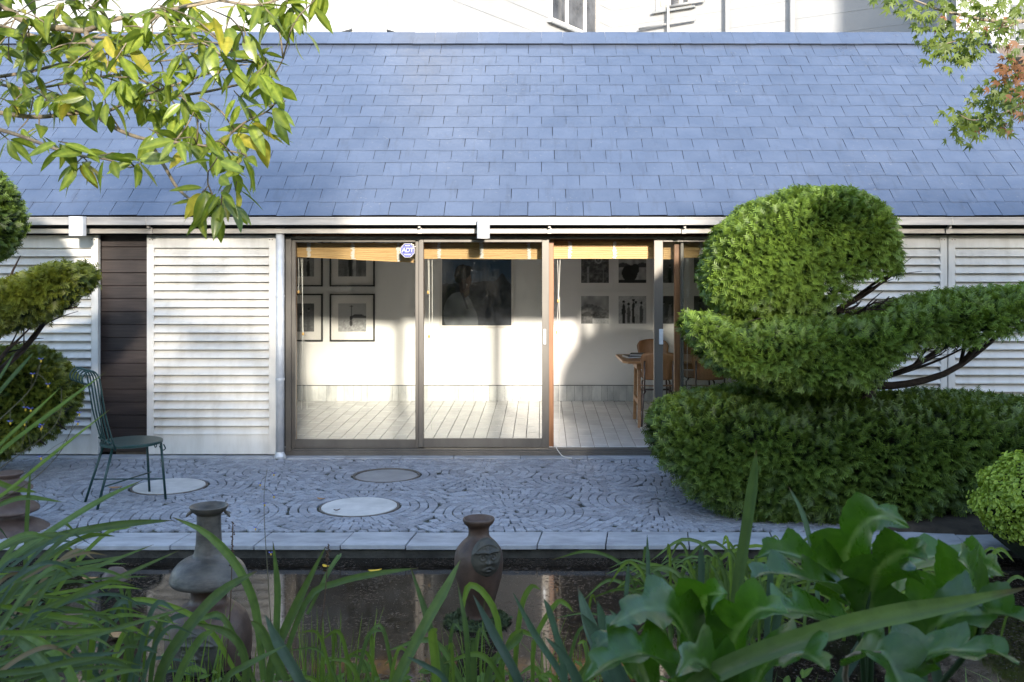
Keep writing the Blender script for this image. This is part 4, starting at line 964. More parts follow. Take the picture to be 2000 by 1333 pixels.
# fallen leaves
def flat_leaf(u, v, L, rz, label, z=.012, mat='dry_leaf', grp='leaves fallen on the cobbles'):
    p = G(u, v, z); mb = MB(); n = 8
    for i in range(n + 1):
        t_ = i / n; w = L * .3 * math.sin(math.pi * t_ ** .8) + .0005
        for s in (-1, 0, 1): mb.v.append((L * (t_ - .5), s * w, .006 * abs(s) + .010 * (t_ - .5) ** 2 * 4))
    for i in range(n):
        for k in range(2): mb.f.append((i * 3 + k, i * 3 + k + 1, i * 3 + 3 + k + 1, i * 3 + 3 + k))
    o = mb.build('fallen_leaf', M[mat], None, True); o.matrix_basis = Matrix.Translation(p) @ Matrix.Rotation(rz, 4, 'Z'); tag(o, label, 'leaf', grp)
flat_leaf(225, 954, .11, .2, 'large curled brown leaf on the cobbles under the green chair')
flat_leaf(627, 976, .07, -.3, 'small tan leaf on the cobbles left of the pale disc by the pond')
flat_leaf(658, 998, .05, .4, 'tiny dark leaf lying on the pale stone disc', .02, 'seed')
flat_leaf(176, 1132, .10, .1, 'tan leaf floating on the pond at the left', -.095, 'dry_leaf', 'leaves floating on the pond')
flat_leaf(732, 1117, .09, .3, 'bright yellow leaf floating on the pond left of the face vase', -.09, 'yellow', 'leaves floating on the pond')
flat_leaf(637, 1108, .06, -.5, 'small orange leaf floating beside a brown seed spike', -.09, 'yellow', 'leaves floating on the pond')
flat_leaf(235, 1242, .14, .1, 'long yellowish leaf floating at the left front of the pond', -.09, 'dry_leaf', 'leaves floating on the pond')
flat_leaf(1402, 1166, .10, 1.2, 'yellow leaf caught among the lilies at the right', .10, 'yellow', None)
# ================================================================== CLIPPED YEWS
def rnd(n, s=1.0): return rng.normal(0, s, (n, 3))
def norm(a): return a / np.maximum(np.linalg.norm(a, axis=1, keepdims=True), 1e-9)
def sprig_mesh(name, P, Nn, mat, length, light, needles=8, flat=0.55):
    """feathery shoots standing on the points P, pointing along Nn"""
    n = len(P); up = np.array([[0, 0, 1.0]])
    tg = rnd(n) * np.array([[1, 1, .55]]); tg = norm(tg - Nn * np.sum(tg * Nn, 1)[:, None]); fwd = norm(Nn * .72 + tg * .62 + up * .10)
    pn = norm(up * flat + Nn * .75 + rnd(n, .3)); side = norm(np.cross(fwd, pn)); pn = np.cross(side, fwd)
    L = length * rng.uniform(.55, 1.35, (n, 1)); V, Cc = [], []
    base = np.clip(light + rng.normal(0, .10, n), 0, 1)
    def tri(a, b_, c_, la, lb, lc):
        V.extend([a, b_, c_]); Cc.extend([base * la, base * lb, base * lc])
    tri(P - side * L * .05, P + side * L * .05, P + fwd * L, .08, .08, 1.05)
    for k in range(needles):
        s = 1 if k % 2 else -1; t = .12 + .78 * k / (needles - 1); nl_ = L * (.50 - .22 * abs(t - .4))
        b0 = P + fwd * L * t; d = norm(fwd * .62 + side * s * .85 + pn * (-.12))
        tri(b0 - fwd * L * .10, b0 + fwd * L * .10, b0 + d * nl_, .10 + .42 * t, .10 + .42 * t, .55 + .62 * t)  # base colours darkened as shade between shoots, young tips lighter
    V = np.stack(V, 1).reshape(-1, 3); Cc = np.clip(np.stack(Cc, 1).reshape(-1), 0, 1.2)
    Fq = np.arange(len(V)).reshape(-1, 3)
    return mesh_np(name, V, Fq, mat, Cc, False)
class Pad:
    """a clipped foliage cloud: outline (u, centre v, half height) at distance Y, half depth ry(u)"""
    def __init__(s, prof, Y, ry, lump=.06, power=1.0, tilt=0.0):
        s.p = np.array(prof, float); s.Y = Y; s.ry = ry; s.lump = lump; s.tilt = tilt; s.ph = rng.uniform(0, 6, 9)
    def at(s, u, ph, r=1.0):
        k = s.Y / F; c = np.interp(u, s.p[:, 0], s.p[:, 1]); h = np.interp(u, s.p[:, 0], s.p[:, 2]); hm = s.p[:, 2].max()
        ry = s.ry * np.sqrt(np.clip(h / hm, 0, 1)); x = (u - U0) * k
        l = 1 + s.lump * (np.sin(x * 7 + s.ph[0] + 2 * np.sin(ph * 2 + s.ph[1])) * .5 + np.sin(x * 13 + ph * 5 + s.ph[2]) * .35 + np.sin(x * 4 - ph * 3 + s.ph[3]) * .6)
        cy = np.cos(ph); sz = np.sin(ph)
        q = (np.abs(cy) ** 2.6 + np.abs(sz) ** 2.6) ** (-1 / 2.6)
        y = s.Y + ry * cy * q * l * r + s.tilt * (u - s.p[:, 0].mean()) * k; z = EYE - (c - V0) * k + h * k * sz * q * l * r
        return np.stack([x, y, z], 1)
    def sample(s, n, r=1.0, keep=None):
        u = rng.uniform(s.p[0, 0], s.p[-1, 0], n * 3); h = np.interp(u, s.p[:, 0], s.p[:, 2]); w = np.sqrt(h / s.p[:, 2].max() + .12)
        i = rng.random(n * 3) < w; u = u[i][:n]; ph = rng.uniform(0, 2 * np.pi, len(u))
        P = s.at(u, ph, r); e = 2.0; A = s.at(u + e, ph, r) - s.at(u - e, ph, r); B = s.at(u, ph + .03, r) - s.at(u, ph - .03, r)
        Nn = norm(np.cross(A, B)); k = s.Y / F; C0 = np.stack([P[:, 0], np.full(len(u), s.Y), EYE - (np.interp(u, s.p[:, 0], s.p[:, 1]) - V0) * k], 1)
        Nn *= np.sign(np.sum(Nn * (P - C0), 1))[:, None]
        if keep is not None:
            m_ = keep(u, ph); P, Nn, u, ph = P[m_], Nn[m_], u[m_], ph[m_]
        return P, Nn, u, ph
    def core(s, r, name, mat, parent, zmin=-1.0):
        us = np.linspace(s.p[0, 0] + (1 - r) * 40, s.p[-1, 0] - (1 - r) * 40, 30); V = []; n = 20
        for u in us:
            ph = np.linspace(0, 2 * np.pi, n, endpoint=False); pp = s.at(np.full(n, u), ph, r)
            k = s.Y / F; c = EYE - (np.interp(u, s.p[:, 0], s.p[:, 1]) - V0) * k; h = np.interp(u, s.p[:, 0], s.p[:, 2]) * k
            pp[:, 2] = np.maximum(pp[:, 2], c + zmin * h); V.append(pp)
        V = np.concatenate(V); Fq = [(j * n + i, j * n + (i + 1) % n, (j + 1) * n + (i + 1) % n, (j + 1) * n + i) for j in range(len(us) - 1) for i in range(n)]
        return link(name, mesh_np(name, V, Fq, mat, np.zeros(len(V))), parent)
def yew_pad(tree, pad, n, mat, length, light=.62, bare=None, core=(.80, -1.0)):
    P, Nn, u, ph = pad.sample(int(n * .92), 1.0, bare)
    rough = .6 * np.sin(P[:, 0] * 31 + 2 * np.sin(P[:, 2] * 17)) * np.sin(P[:, 2] * 37 + P[:, 1] * 23) + .5 * rng.normal(size=len(P))
    P = P - Nn * (length * (.72 + .30 * rough))[:, None] if False else P - Nn * (length * .55 + .020 * rough)[:, None]
    big = np.sin(P[:, 0] * 9 + pad.ph[4]) * np.sin(P[:, 2] * 11 + pad.ph[5]) * .09
    o = link('foliage_pad', sprig_mesh('foliage_pad', P, Nn, mat, length, light + big + .09 * rough), tree); stuff(o)
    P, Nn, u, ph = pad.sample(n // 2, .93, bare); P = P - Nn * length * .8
    stuff(link('inner_foliage', sprig_mesh('inner_foliage', P, Nn, mat, length * 1.1, light * .22), tree))  # inner layer coloured dark, putting in the shade between shoots
    pad.core(core[0] - .06, 'shaded_core', M['yew_core'], tree, core[1])  # solid core, the shade inside the pad put into its dark colour
M['yew_core'] = surface('yew_core_shade', (0.010, 0.016, 0.006), (0.022, 0.030, 0.010), 0.95, 40, bmp=1.0, bscale=70)
def limbs(tree, base, ends, r0, nm='limb', sag=.0):
    for e in ends:
        e = Vector(e); b0 = Vector(base); mid = b0.lerp(e, .5) + Vector((random.gauss(0, .04), random.gauss(0, .04), sag + random.gauss(0, .03)))
        q = b0.lerp(e, .78) + Vector((random.gauss(0, .03), random.gauss(0, .03), random.gauss(0, .03)))
        c_ = catmull([b0, mid, q, e], 10); mb = MB(); mb.tube(c_, [r0 * (1 - .8 * i / 9) for i in range(10)], 6)
        for _ in range(5):
            i = random.randint(3, 8); p_ = c_[i]; d = (e - b0).normalized() + Vector((random.gauss(0, .7), random.gauss(0, .7), random.gauss(.1, .5)))
            l = random.uniform(.06, .16); mb.tube(catmull([p_, p_ + d * l * .5 + Vector((0, 0, .01)), p_ + d * l], 5), [r0 * .3, r0 * .25, r0 * .2, r0 * .14, r0 * .08], 5)
        mb.build(nm, M['yew_bark'], tree, True)
YT = 8.35
yt = thing('clipped_yew', 'big cloud pruned yew with a round top and two broad tiers right of the doors', 'tree', (2.5, YT, 0))
ball = Pad([(1372, 549, 9), (1378, 545, 30), (1390, 535, 57), (1415, 524, 82), (1450, 516, 100), (1490, 510, 112), (1540, 505, 123), (1590, 502, 128), (1640, 500, 126), (1680, 498, 114), (1705, 500, 98), (1720, 508, 78), (1732, 518, 48), (1738, 518, 12)], YT, .56, .045)
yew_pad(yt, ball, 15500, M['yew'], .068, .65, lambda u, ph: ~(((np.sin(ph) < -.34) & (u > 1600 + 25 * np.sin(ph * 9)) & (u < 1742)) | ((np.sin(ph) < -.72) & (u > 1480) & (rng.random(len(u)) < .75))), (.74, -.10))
mid = Pad([(1336, 641, 5), (1345, 640, 22), (1370, 657, 41), (1396, 673, 51), (1440, 687, 51), (1480, 689, 61), (1540, 692, 70), (1600, 694, 68), (1664, 688, 66), (1718, 664, 58), (1770, 643, 51), (1850, 633, 59), (1930, 616, 48), (1975, 604, 38), (2050, 592, 32), (2120, 588, 12)], YT - .25, .62, .05)
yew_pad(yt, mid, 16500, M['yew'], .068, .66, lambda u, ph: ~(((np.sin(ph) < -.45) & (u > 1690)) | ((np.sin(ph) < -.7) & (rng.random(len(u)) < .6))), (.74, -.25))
low = Pad([(1272, 852, 18), (1280, 852, 40), (1300, 852, 62), (1338, 866, 90), (1380, 874, 106), (1450, 882, 118), (1550, 887, 123), (1700, 889, 119), (1850, 882, 108), (1950, 870, 90), (2050, 855, 65), (2150, 842, 28)], YT + .1, .92, .05)
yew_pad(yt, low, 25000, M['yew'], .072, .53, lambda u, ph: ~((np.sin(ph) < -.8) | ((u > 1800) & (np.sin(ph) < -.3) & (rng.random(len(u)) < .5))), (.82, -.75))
Yb_ = YT
tr = MB()
tr.tube(catmull([W(1640, 1000, Yb_), W(1655, 850, Yb_), W(1640, 760, Yb_), W(1612, 690, Yb_), W(1602, 610, Yb_), W(1592, 540, Yb_), W(1575, 470, Yb_)], 22), [.10 - .07 * i / 21 for i in range(22)], 10)
tr.tube(catmull([W(1655, 880, Yb_), W(1690, 800, Yb_ - .1), W(1695, 740, Yb_ - .15), W(1720, 690, Yb_ - .2)], 10), [.085, .085, .08, .078, .075, .07, .062, .055, .05, .04], 9)
tr.build('trunk', M['yew_bark'], yt, True)
lo_ = [tuple(p) for p in ball.at(np.array([1420., 1470, 1530, 1640, 1660, 1690, 1715, 1735, 1745, 1700, 1650, 1610, 1725, 1680]), np.array([4.2, 4.4, 4.9, 4.3, 4.9, 4.5, 4.1, 3.8, 3.6, 5.2, 5.5, 4.6, 3.3, 3.9]), .97)]
limbs(yt, W(1603, 625, Yb_), lo_, .022, sag=-.03)
for pts, r in (([(1690, 752, -.2), (1760, 752, -.25), (1850, 728, -.3), (1930, 672, -.3), (1995, 612, -.3), (2060, 590, -.25)], .034), ([(1690, 745, -.15), (1760, 725, -.5), (1830, 690, -.6), (1900, 640, -.55)], .022), ([(1640, 740, 0), (1540, 752, -.2), (1450, 742, -.25), (1390, 700, -.25)], .026), ([(1690, 750, -.2), (1740, 735, .1), (1830, 705, .2), (1920, 660, .1)], .02)):
    p_ = catmull([W(u, v, Yb_ + d) for u, v, d in pts], 14); MB().tube(p_, [r * (1 - .75 * i / 13) for i in range(14)], 7).build('limb', M['yew_bark'], yt, True)
    limbs(yt, p_[6], [p_[9] + Vector((.1, random.uniform(-.3, .3), .12)), p_[11] + Vector((.1, random.uniform(-.3, .3), .14)), p_[8] + Vector((.05, random.uniform(-.4, .4), .12))], r * .5, 'limb')
# soil bed and stone edging under the yew
bd = MB().lathe([(1.45, -.05), (1.4, .03), (1.2, .05), (.001, .08)], 3.0, 8.85, 0, 40, 1.05, .03); structure(bd.build('planting_bed', M['soil'], None, True))
# left yew
yl = thing('clipped_yew', 'cloud pruned yew coloured sunlit yellow at the left edge behind the green chair', 'tree', (-4.6, 8.7, 0))
p1 = Pad([(-165, 425, 5), (-145, 425, 70), (-95, 422, 98), (-45, 424, 100), (-10, 426, 82), (12, 428, 52), (24, 430, 8)], 8.3, .42, .04)
yew_pad(yl, p1, 6000, M['yew'], .06, .55)
p2 = Pad([(-160, 622, 40), (-60, 614, 46), (0, 605, 48), (60, 588, 50), (105, 566, 46), (142, 550, 34), (164, 546, 18), (175, 546, 5)], 8.3, .42, .05)
yew_pad(yl, p2, 8000, M['yew_sun_yellow'], .065, .75, lambda u, ph: ~((np.sin(ph) < -.6) & (rng.random(len(u)) < .6)))
p3 = Pad([(-140, 790, 90), (0, 788, 106), (60, 780, 100), (98, 778, 78), (125, 775, 50), (140, 772, 25), (147, 772, 5)], 9.3, .42, .05)
yew_pad(yl, p3, 9000, M['yew_sun_yellow'], .065, .5, lambda u, ph: ~((np.sin(ph) < -.75) & (rng.random(len(u)) < .7)))
MB().tube(catmull([(-4.75, 9.0, 0), (-4.7, 8.9, .8), (-4.85, 8.5, 1.6), (-4.6, 8.3, 2.4)], 14), [.09 - .05 * i / 13 for i in range(14)], 9).build('trunk', M['yew_bark'], yl, True)
limbs(yl, (-4.72, 8.8, .85), [W(150, 600, 8.3), W(60, 640, 8.2), W(110, 610, 8.4), W(40, 500, 8.3), W(90, 870, 9.2), W(130, 840, 9.3)], .025)

# ================================================================== EUPHORBIA
eu = thing('euphorbia', 'rounded lime green euphorbia bush in flower at the right edge of the pond', 'shrub', (3.3, 6.9, 0))
cE = W(2048, 975, 6.9); n = 10000
d = norm(rnd(n)); d = d[(d[:, 1] < .5) & (d[:, 2] > -.75)]; lump = 1 + .10 * np.sin(d[:, [0]] * 9 + 1) * np.sin(d[:, [2]] * 8) + .04 * rng.normal(size=(len(d), 1))
P = np.array(cE) + d * np.array([.44, .42, .31]) * lump; n = len(P)
nn = norm(d + rnd(n, .45) + np.array([[0, 0, .35]])); a = norm(np.cross(nn, rnd(n))); b2 = np.cross(nn, a); V, Cc = [], []
R = .0125 * rng.uniform(.7, 1.3, (n, 1)); base = np.clip(.72 + rng.normal(0, .18, n), 0, 1)
V.append(P - nn * R * .5); Cc.append(base * .45)
for k in range(7):
    th = 2 * math.pi * k / 7; V.append(P + (a * math.cos(th) + b2 * math.sin(th)) * R + nn * R * .25); Cc.append(base)
V = np.stack(V, 1).reshape(-1, 3); Cc = np.stack(Cc, 1).reshape(-1)
i0 = np.arange(n)[:, None] * 8; Fq = np.concatenate([np.concatenate([i0, i0 + 1 + k, i0 + 1 + (k + 1) % 7], 1) for k in range(7)])
stuff(link('bracts', mesh_np('bracts', V, Fq, M['euphorbia'], Cc, False), eu))
mb = MB().lathe([(.05, -.5), (.36, -.25), (.38, 0), (.28, .18), (.001, .26)], cE.x, cE.y, cE.z, 20); mb.build('stems', M['yew_core'], eu, True)  # solid core reusing the dark shade colour, no separate stems

# ================================================================== BROAD LEAVED TREES (over the view)
def leaf_mesh(name, mat, w=.21, droop=.25, fold=.10, seg=9, wave=0.0, tip=1.6, seed=0):
    """single leaf, unit length along +X, top side +Z, folded on its midrib and drooping"""
    r = random.Random(seed); V, Cc, Fq = [], [], []
    for i in range(seg + 1):
        t = i / seg; hw = w * (math.sin(math.pi * min(1, t ** .85)) ** .8) * (1 - .25 * t ** tip) if 0 < t < 1 else .004
        z0 = -droop * t * t; 
        for s in (-1, -.5, 0, .5, 1):
            V.append((t, s * hw, z0 + fold * abs(s) * hw * 3 - fold * 1.2 * s * s * hw + wave * math.sin(t * 15 + s) * abs(s)))
            Cc.append((.34 + .42 * (1 - abs(s)) ** 3 + .10 * math.sin(t * 40 + abs(s) * 3) * (1 if s else 0)))
    for i in range(seg):
        for k in range(4): a = i * 5 + k; Fq.append((a, a + 1, a + 6, a + 5))
    return mesh_np(name, V, Fq, mat, np.array(Cc))
def frame_mt(pos, d, up, scale, roll=0.0):
    d = Vector(d).normalized(); s = Vector(up).cross(d); s = s.normalized() if s.length > 1e-4 else d.orthogonal().normalized()
    u = d.cross(s); R_ = Matrix((d, s, u)).transposed().to_4x4()
    return Matrix.Translation(pos) @ R_ @ Matrix.Rotation(roll, 4, 'X') @ Matrix.Diagonal((scale, scale, scale, 1))
def tubes(tree, lines, name, mat):
    for pts, r0, r1 in lines:
        k = max(8, len(pts) * 4); c_ = catmull(pts, k); MB().tube(c_, [r0 + (r1 - r0) * i / (k - 1) for i in range(k)], 7).build(name, mat, tree, True)
mg = thing('magnolia_tree', 'broad leaved evergreen tree with glossy green and yellow leaves overhanging from the upper left', 'tree', (-4.6, 4.4, .2))
br = [([(0, 5, 4.2), (42, 38, 4.2), (88, 52, 4.15), (122, 56, 4.1), (168, 60, 4.1), (210, 42, 4.0), (252, 33, 4.0), (305, 27, 4.0), (350, 15, 3.9), (420, 0, 3.9)], .016, .006),
      ([(-60, 40, 4.5), (0, 52, 4.5), (70, 72, 4.45), (168, 75, 4.4), (250, 72, 4.3), (320, 68, 4.3), (400, 60, 4.2)], .013, .004),
      ([(-60, 215, 4.3), (0, 221, 4.3), (70, 229, 4.25), (154, 221, 4.2), (210, 217, 4.2), (250, 200, 4.1), (300, 196, 4.0)], .012, .004),
      ([(150, 214, 4.2), (178, 219, 4.1), (210, 242, 4.0), (245, 260, 3.95), (280, 271, 3.9), (330, 277, 3.85), (400, 285, 3.8), (470, 300, 3.8)], .011, .003),
      ([(-40, 245, 4.0), (0, 254, 4.0), (46, 268, 3.95), (105, 290, 3.9), (154, 304, 3.9), (210, 312, 3.85), (252, 327, 3.8), (276, 318, 3.8)], .009, .0025),
      ([(300, 290, 3.85), (325, 332, 3.8), (346, 367, 3.75), (378, 395, 3.7), (402, 413, 3.7), (432, 420, 3.7)], .007, .003),
      ([(168, 62, 4.1), (175, 84, 4.05), (196, 91, 4.0), (228, 84, 3.95), (273, 61, 3.9), (308, 31, 3.85), (350, 17, 3.8), (420, 3, 3.8), (470, -10, 3.8)], .011, .004),
      ([(330, 20, 3.9), (385, 80, 3.85), (402, 87, 3.8), (455, 119, 3.75), (518, 121, 3.7)], .006, .002), ([(420, 60, 3.8), (445, 95, 3.75), (480, 117, 3.7), (506, 121, 3.7)], .004, .002),
      ([(553, 115, 3.7), (540, 140, 3.75), (521, 157, 3.8), (470, 165, 3.9), (400, 180, 4.0), (330, 190, 4.05)], .002, .006),
      ([(542, 182, 3.7), (535, 205, 3.7), (518, 220, 3.75), (476, 241, 3.8), (440, 270, 3.82), (400, 285, 3.85)], .002, .005),
      ([(250, 200, 4.1), (300, 180, 4.0), (360, 160, 3.95), (420, 140, 3.9), (450, 135, 3.9)], .006, .003), ([(0, 150, 4.5), (60, 140, 4.5), (140, 120, 4.4), (220, 105, 4.3), (300, 120, 4.3), (380, 110, 4.2)], .008, .003),
      ([(0, 165, 4.6), (50, 175, 4.6), (120, 165, 4.5), (200, 150, 4.5), (260, 155, 4.4)], .007, .003), ([(420, 0, 3.9), (500, 10, 3.9), (560, -5, 3.9), (640, -20, 3.9)], .006, .003)]
tubes(mg, [([W(*q) for q in pts], a, b_) for pts, a, b_ in br], 'branch', M['bark'])
tubes(mg, [([(-4.6, 4.4, .1), (-4.55, 4.45, 1.2), (-4.4, 4.4, 2.2), (-4.0, 4.4, 2.9), (-3.2, 4.35, 3.1), W(-60, 20, 4.3), W(0, 5, 4.2)], .13, .018), ([(-4.4, 4.4, 2.2), (-3.5, 4.4, 2.5), W(-60, 215, 4.3)], .06, .014), ([(-4.4, 4.4, 2.0), (-3.4, 4.2, 2.3), W(-40, 245, 4.0)], .05, .012), ([(-4.0, 4.4, 2.9), (-3.3, 4.6, 3.2), W(-60, 40, 4.5)], .05, .014)], 'trunk', M['bark'])
clus = [(20,120),(70,40),(40,90),(110,20),(150,60),(60,150),(80,190),(130,190),(170,150),(190,110),(220,160),(100,200),(150,205),(250,60),(290,30),(320,20),(300,70),(340,60),(370,80),(400,90),(350,110),(270,110),(240,120),(230,150),(280,170),(330,160),(390,140),(420,150),(440,120),(480,135),(500,150),(505,170),(528,172),(470,190),(400,200),(360,200),(320,210),(340,240),(380,230),(400,250),(300,262),(340,280),(370,295),(420,285),(450,265),(490,245),(530,215),(545,235),(505,270),(460,310),(480,330),(420,320),(270,320),(200,312),(160,300),(120,285),(80,272),(40,262),(15,280),(150,325),(180,330),(400,375),(430,385),(395,400),(420,412),(450,405),(468,375),(460,20),(500,12),(540,22),(560,10),(580,30),(600,12),(636,-12),(520,45),(480,60),(440,50),(415,25),(30,30),(10,70),(140,100),(90,110),(200,70),(230,30),(180,20),(60,110),(120,150),(10,200),(40,170),(160,170),(250,180),(310,110),(200,195),(375,20),(345,190),(290,210),(495,110),(512,120)]
lm = [leaf_mesh('leaf', M['magnolia'], .21, d_, f_, seed=i) for i, (d_, f_) in enumerate(((.12, .10), (.30, .12), (.45, .08), (.05, .14), (.22, .05)))]
ly = [leaf_mesh('leaf', M['magnolia_yellow'], .23, d_, .09, seed=i) for i, d_ in enumerate((.1, .3))]
leaves = []
BRP = [p_ for pts, a, b_ in br for p_ in catmull([W(*q) for q in pts], 24)]; twigs = []
def cluster(u, v, Y, n, dens=1.0):
    c = W(u, v, Y); nb2 = min(BRP, key=lambda q: (q - c).length)
    twigs.append((nb2, c)); out = Vector((random.gauss(0, 1), random.gauss(0, 1), random.gauss(0, .4))).normalized()
    for k in range(n):
        a = 2.4 * k + random.random(); d = Vector((math.cos(a), math.sin(a) * .8, random.uniform(-1.5, .15))) + out * .4
        L = random.uniform(.075, .132); me = random.choice(ly) if random.random() < .09 else random.choice(lm)
        p_ = c + (nb2 - c) * (random.random() ** 2 * .55 if (nb2 - c).length < .35 else .0) + d.normalized() * .014
        leaves.append((me, frame_mt(p_, d, (random.gauss(0, .3), random.gauss(-.35, .3), 1), L, random.gauss(0, .5)) @ Matrix.Diagonal((1, random.uniform(.72, 1.2), random.uniform(.5, 1.5), 1)), v))
for (u, v) in clus:
    Y = 3.7 + .55 * max(0, min(1, (380 - u) / 400)) + random.gauss(0, .14); cluster(u + random.gauss(0, 6), v - 8, Y, random.choice((4, 5, 6)))
for _ in range(26): cluster(random.uniform(-20, 345), random.uniform(-10, 215), random.uniform(4.2, 5.0), 6)
for a, c in twigs:
    L2 = (c - a).length
    MB().tube(catmull([a, a.lerp(c, .5) + Vector((random.gauss(0, .1) * L2, random.gauss(0, .1) * L2, .10 * L2)), c, c + (c - a).normalized() * .012], 8), [.0034, .0032, .003, .0027, .0024, .0021, .0018, .0014], 5).build('twig', M['bark'], mg, True)
for me, mt, v in leaves[:300]: link('leaf', me, mg, mt)
rest = [(me, mt) for me, mt, v in leaves[300:]]
for _ in range(2500):                                    # the crown goes on above and to the left of the view
    p_ = Vector((random.uniform(-3.1, -.8), random.uniform(3.4, 5.2), random.uniform(2.75, 4.75))) if random.random() < .85 else Vector((random.uniform(-5.6, -3.1), random.uniform(3.6, 5.6), random.uniform(2.9, 4.8)))
    u = U0 + p_.x * F / p_.y; v = V0 - (p_.z - EYE) * F / p_.y
    if -25 < u and v > -25: continue
    rest.append((random.choice(lm), frame_mt(p_, (random.gauss(0, 1), random.gauss(0, 1), random.gauss(-.6, .5)), (0, 0, 1), random.uniform(.1, .15), random.gauss(0, .6))))
def join_leaves(rest, name, parent, mats):
    for mat in mats:
        V, Cc, Fq, o = [], [], [], 0
        for me, mt in rest:
            if me.materials[0] != mat: continue
            nv = len(me.vertices); co = np.empty(nv * 3, np.float32); me.vertices.foreach_get('co', co); co = co.reshape(-1, 3)
            A = np.array(mt); V.append(co @ A[:3, :3].T + A[:3, 3]); ca = np.empty(nv * 4, np.float32); me.color_attributes['Col'].data.foreach_get('color', ca); Cc.append(ca.reshape(-1, 4)[:, 0] * random.uniform(.6, 1.3))
            nf = len(me.polygons); ix_ = np.empty(len(me.loops), np.int32); me.loops.foreach_get('vertex_index', ix_); Fq.append(ix_.reshape(nf, -1) + o); o += nv
        if V: stuff(link(name, mesh_np(name, np.concatenate(V), np.concatenate(Fq), mat, np.concatenate(Cc)), parent))
join_leaves(rest, 'leaves', mg, (M['magnolia'], M['magnolia_yellow']))

# maple at the upper right
mp = thing('maple_tree', 'small leaved tree with green and rust coloured foliage hanging in at the upper right', 'tree', (5.2, 6.4, 0))
def maple_mesh(mat, seed):
    V = [(0, 0, 0)]; Cc = [.5]; lob = [(.55, -1.25), (.8, -.62), (1.0, 0), (.8, .62), (.55, 1.25)]; pts = []
    for k, (l, a) in enumerate(lob):
        if k: am = (a + lob[k - 1][1]) / 2; pts.append((.36 * math.cos(am), .36 * math.sin(am), -.02))
        pts.append((l * math.cos(a), l * math.sin(a), -.22 * l * l))
    V += pts; Cc += [.4 + .3 * random.random() for _ in pts]; Fq = [(0, i, i + 1) for i in range(1, len(pts))]
    return mesh_np('leaf', V, Fq, mat, np.array(Cc), False)
mm = [maple_mesh(M['maple'], i) for i in range(4)]; mr = [maple_mesh(M['maple_red'], i) for i in range(2)]
mbr = [([(2080, 45, 6.2), (2000, 42, 6.2), (1945, 42, 6.2), (1880, 30, 6.2), (1830, 18, 6.2), (1805, 8, 6.2), (1770, -6, 6.2)], .014, .004), ([(2060, 150, 6.3), (1995, 185, 6.3), (1962, 155, 6.3)], .008, .002), ([(2080, 195, 6.1), (2000, 205, 6.1), (1950, 225, 6.1), (1900, 235, 6.1), (1870, 222, 6.1)], .009, .002), ([(2000, 42, 6.2), (1940, 60, 6.15), (1890, 75, 6.1), (1850, 85, 6.1), (1820, 95, 6.1)], .006, .002), ([(1945, 42, 6.2), (1900, 5, 6.2), (1860, -10, 6.2)], .006, .002), ([(1950, 225, 6.1), (1920, 240, 6.1), (1885, 262, 6.1)], .004, .0015)]
tubes(mp, [([W(*q) for q in pts], a, b_) for pts, a, b_ in mbr], 'branch', M['bark'])
tubes(mp, [([(5.2, 6.4, 0), (5.1, 6.3, 1.5), (4.7, 6.2, 2.6), W(2080, 45, 6.2)], .09, .016), ([(4.9, 6.25, 2.1), W(2140, 200, 6.1), W(2080, 195, 6.1)], .03, .01), ([(4.8, 6.25, 2.4), W(2120, 140, 6.3), W(2060, 150, 6.3)], .03, .009)], 'trunk', M['bark'])
ml = []
def mcl(u, v, n, red=0.0, sp=16):
    for k in range(n):
        p_ = W(u + random.gauss(0, sp), v + random.gauss(0, sp * .7), 6.15 + random.gauss(0, .15)); me = random.choice(mr) if random.random() < red else random.choice(mm)
        d = Vector((random.gauss(0, .7), random.gauss(-.2, .6), -1 + random.gauss(0, .4))); ml.append((me, frame_mt(p_, d, (random.gauss(0, .3), -1, .6), random.uniform(.045, .072), random.gauss(0, .5))))
for u, v, n, rd_ in ((1722,2,3,0),(1762,12,5,0),(1778,22,4,0),(1800,8,5,0),(1795,40,5,0),(1805,55,4,0),(1830,25,5,.05),(1850,10,6,0),(1880,10,7,0),(1910,20,7,.05),(1940,10,8,0),(1970,25,8,.1),(1995,15,8,.05),(1860,40,4,.3),(1885,42,4,.5),(1910,50,6,.15),(1935,60,7,0),(1825,80,7,0),(1815,95,6,0),(1840,70,6,0),(1850,90,6,0),(1870,100,5,0),(1885,80,6,0),(1900,95,6,0),(1870,115,6,0),(1860,125,5,0),(1885,110,5,0),(1920,80,6,0),(1960,70,6,.1),(1990,60,7,.1),(1985,95,5,.1),(1975,130,7,.9),(1995,125,7,.9),(1965,145,6,.7),(1990,150,7,.7),(1950,165,6,.1),(1935,175,6,.1),(1970,175,8,.1),(1995,180,8,.1),(1920,195,6,.05),(1945,200,8,0),(1975,205,8,.1),(2000,215,8,.3),(1870,220,6,0),(1862,228,4,0),(1905,225,6,0),(1930,228,7,.05),(1895,248,6,.05),(1880,258,5,.05),(1915,248,6,.1),(1950,235,6,.1),(1875,265,3,0),(1940,255,3,0),(1990,245,5,.3)):
    mcl(u, v, n * 2 + 1, rd_)
for me, mt in ml[:300]: link('leaf', me, mp, mt)
rest = ml[300:]
for _ in range(500):
    p_ = Vector((random.uniform(2.6, 5.6), random.uniform(5.4, 7.0), random.uniform(2.6, 4.6))); u = U0 + p_.x * F / p_.y; v = V0 - (p_.z - EYE) * F / p_.y
    if u < 2030 and v > -20: continue
    rest.append((random.choice(mm), frame_mt(p_, (random.gauss(0, 1), random.gauss(0, 1), -1), (0, -1, .6), random.uniform(.045, .07), random.gauss(0, .5))))
join_leaves(rest, 'leaves', mp, (M['maple'], M['maple_red']))

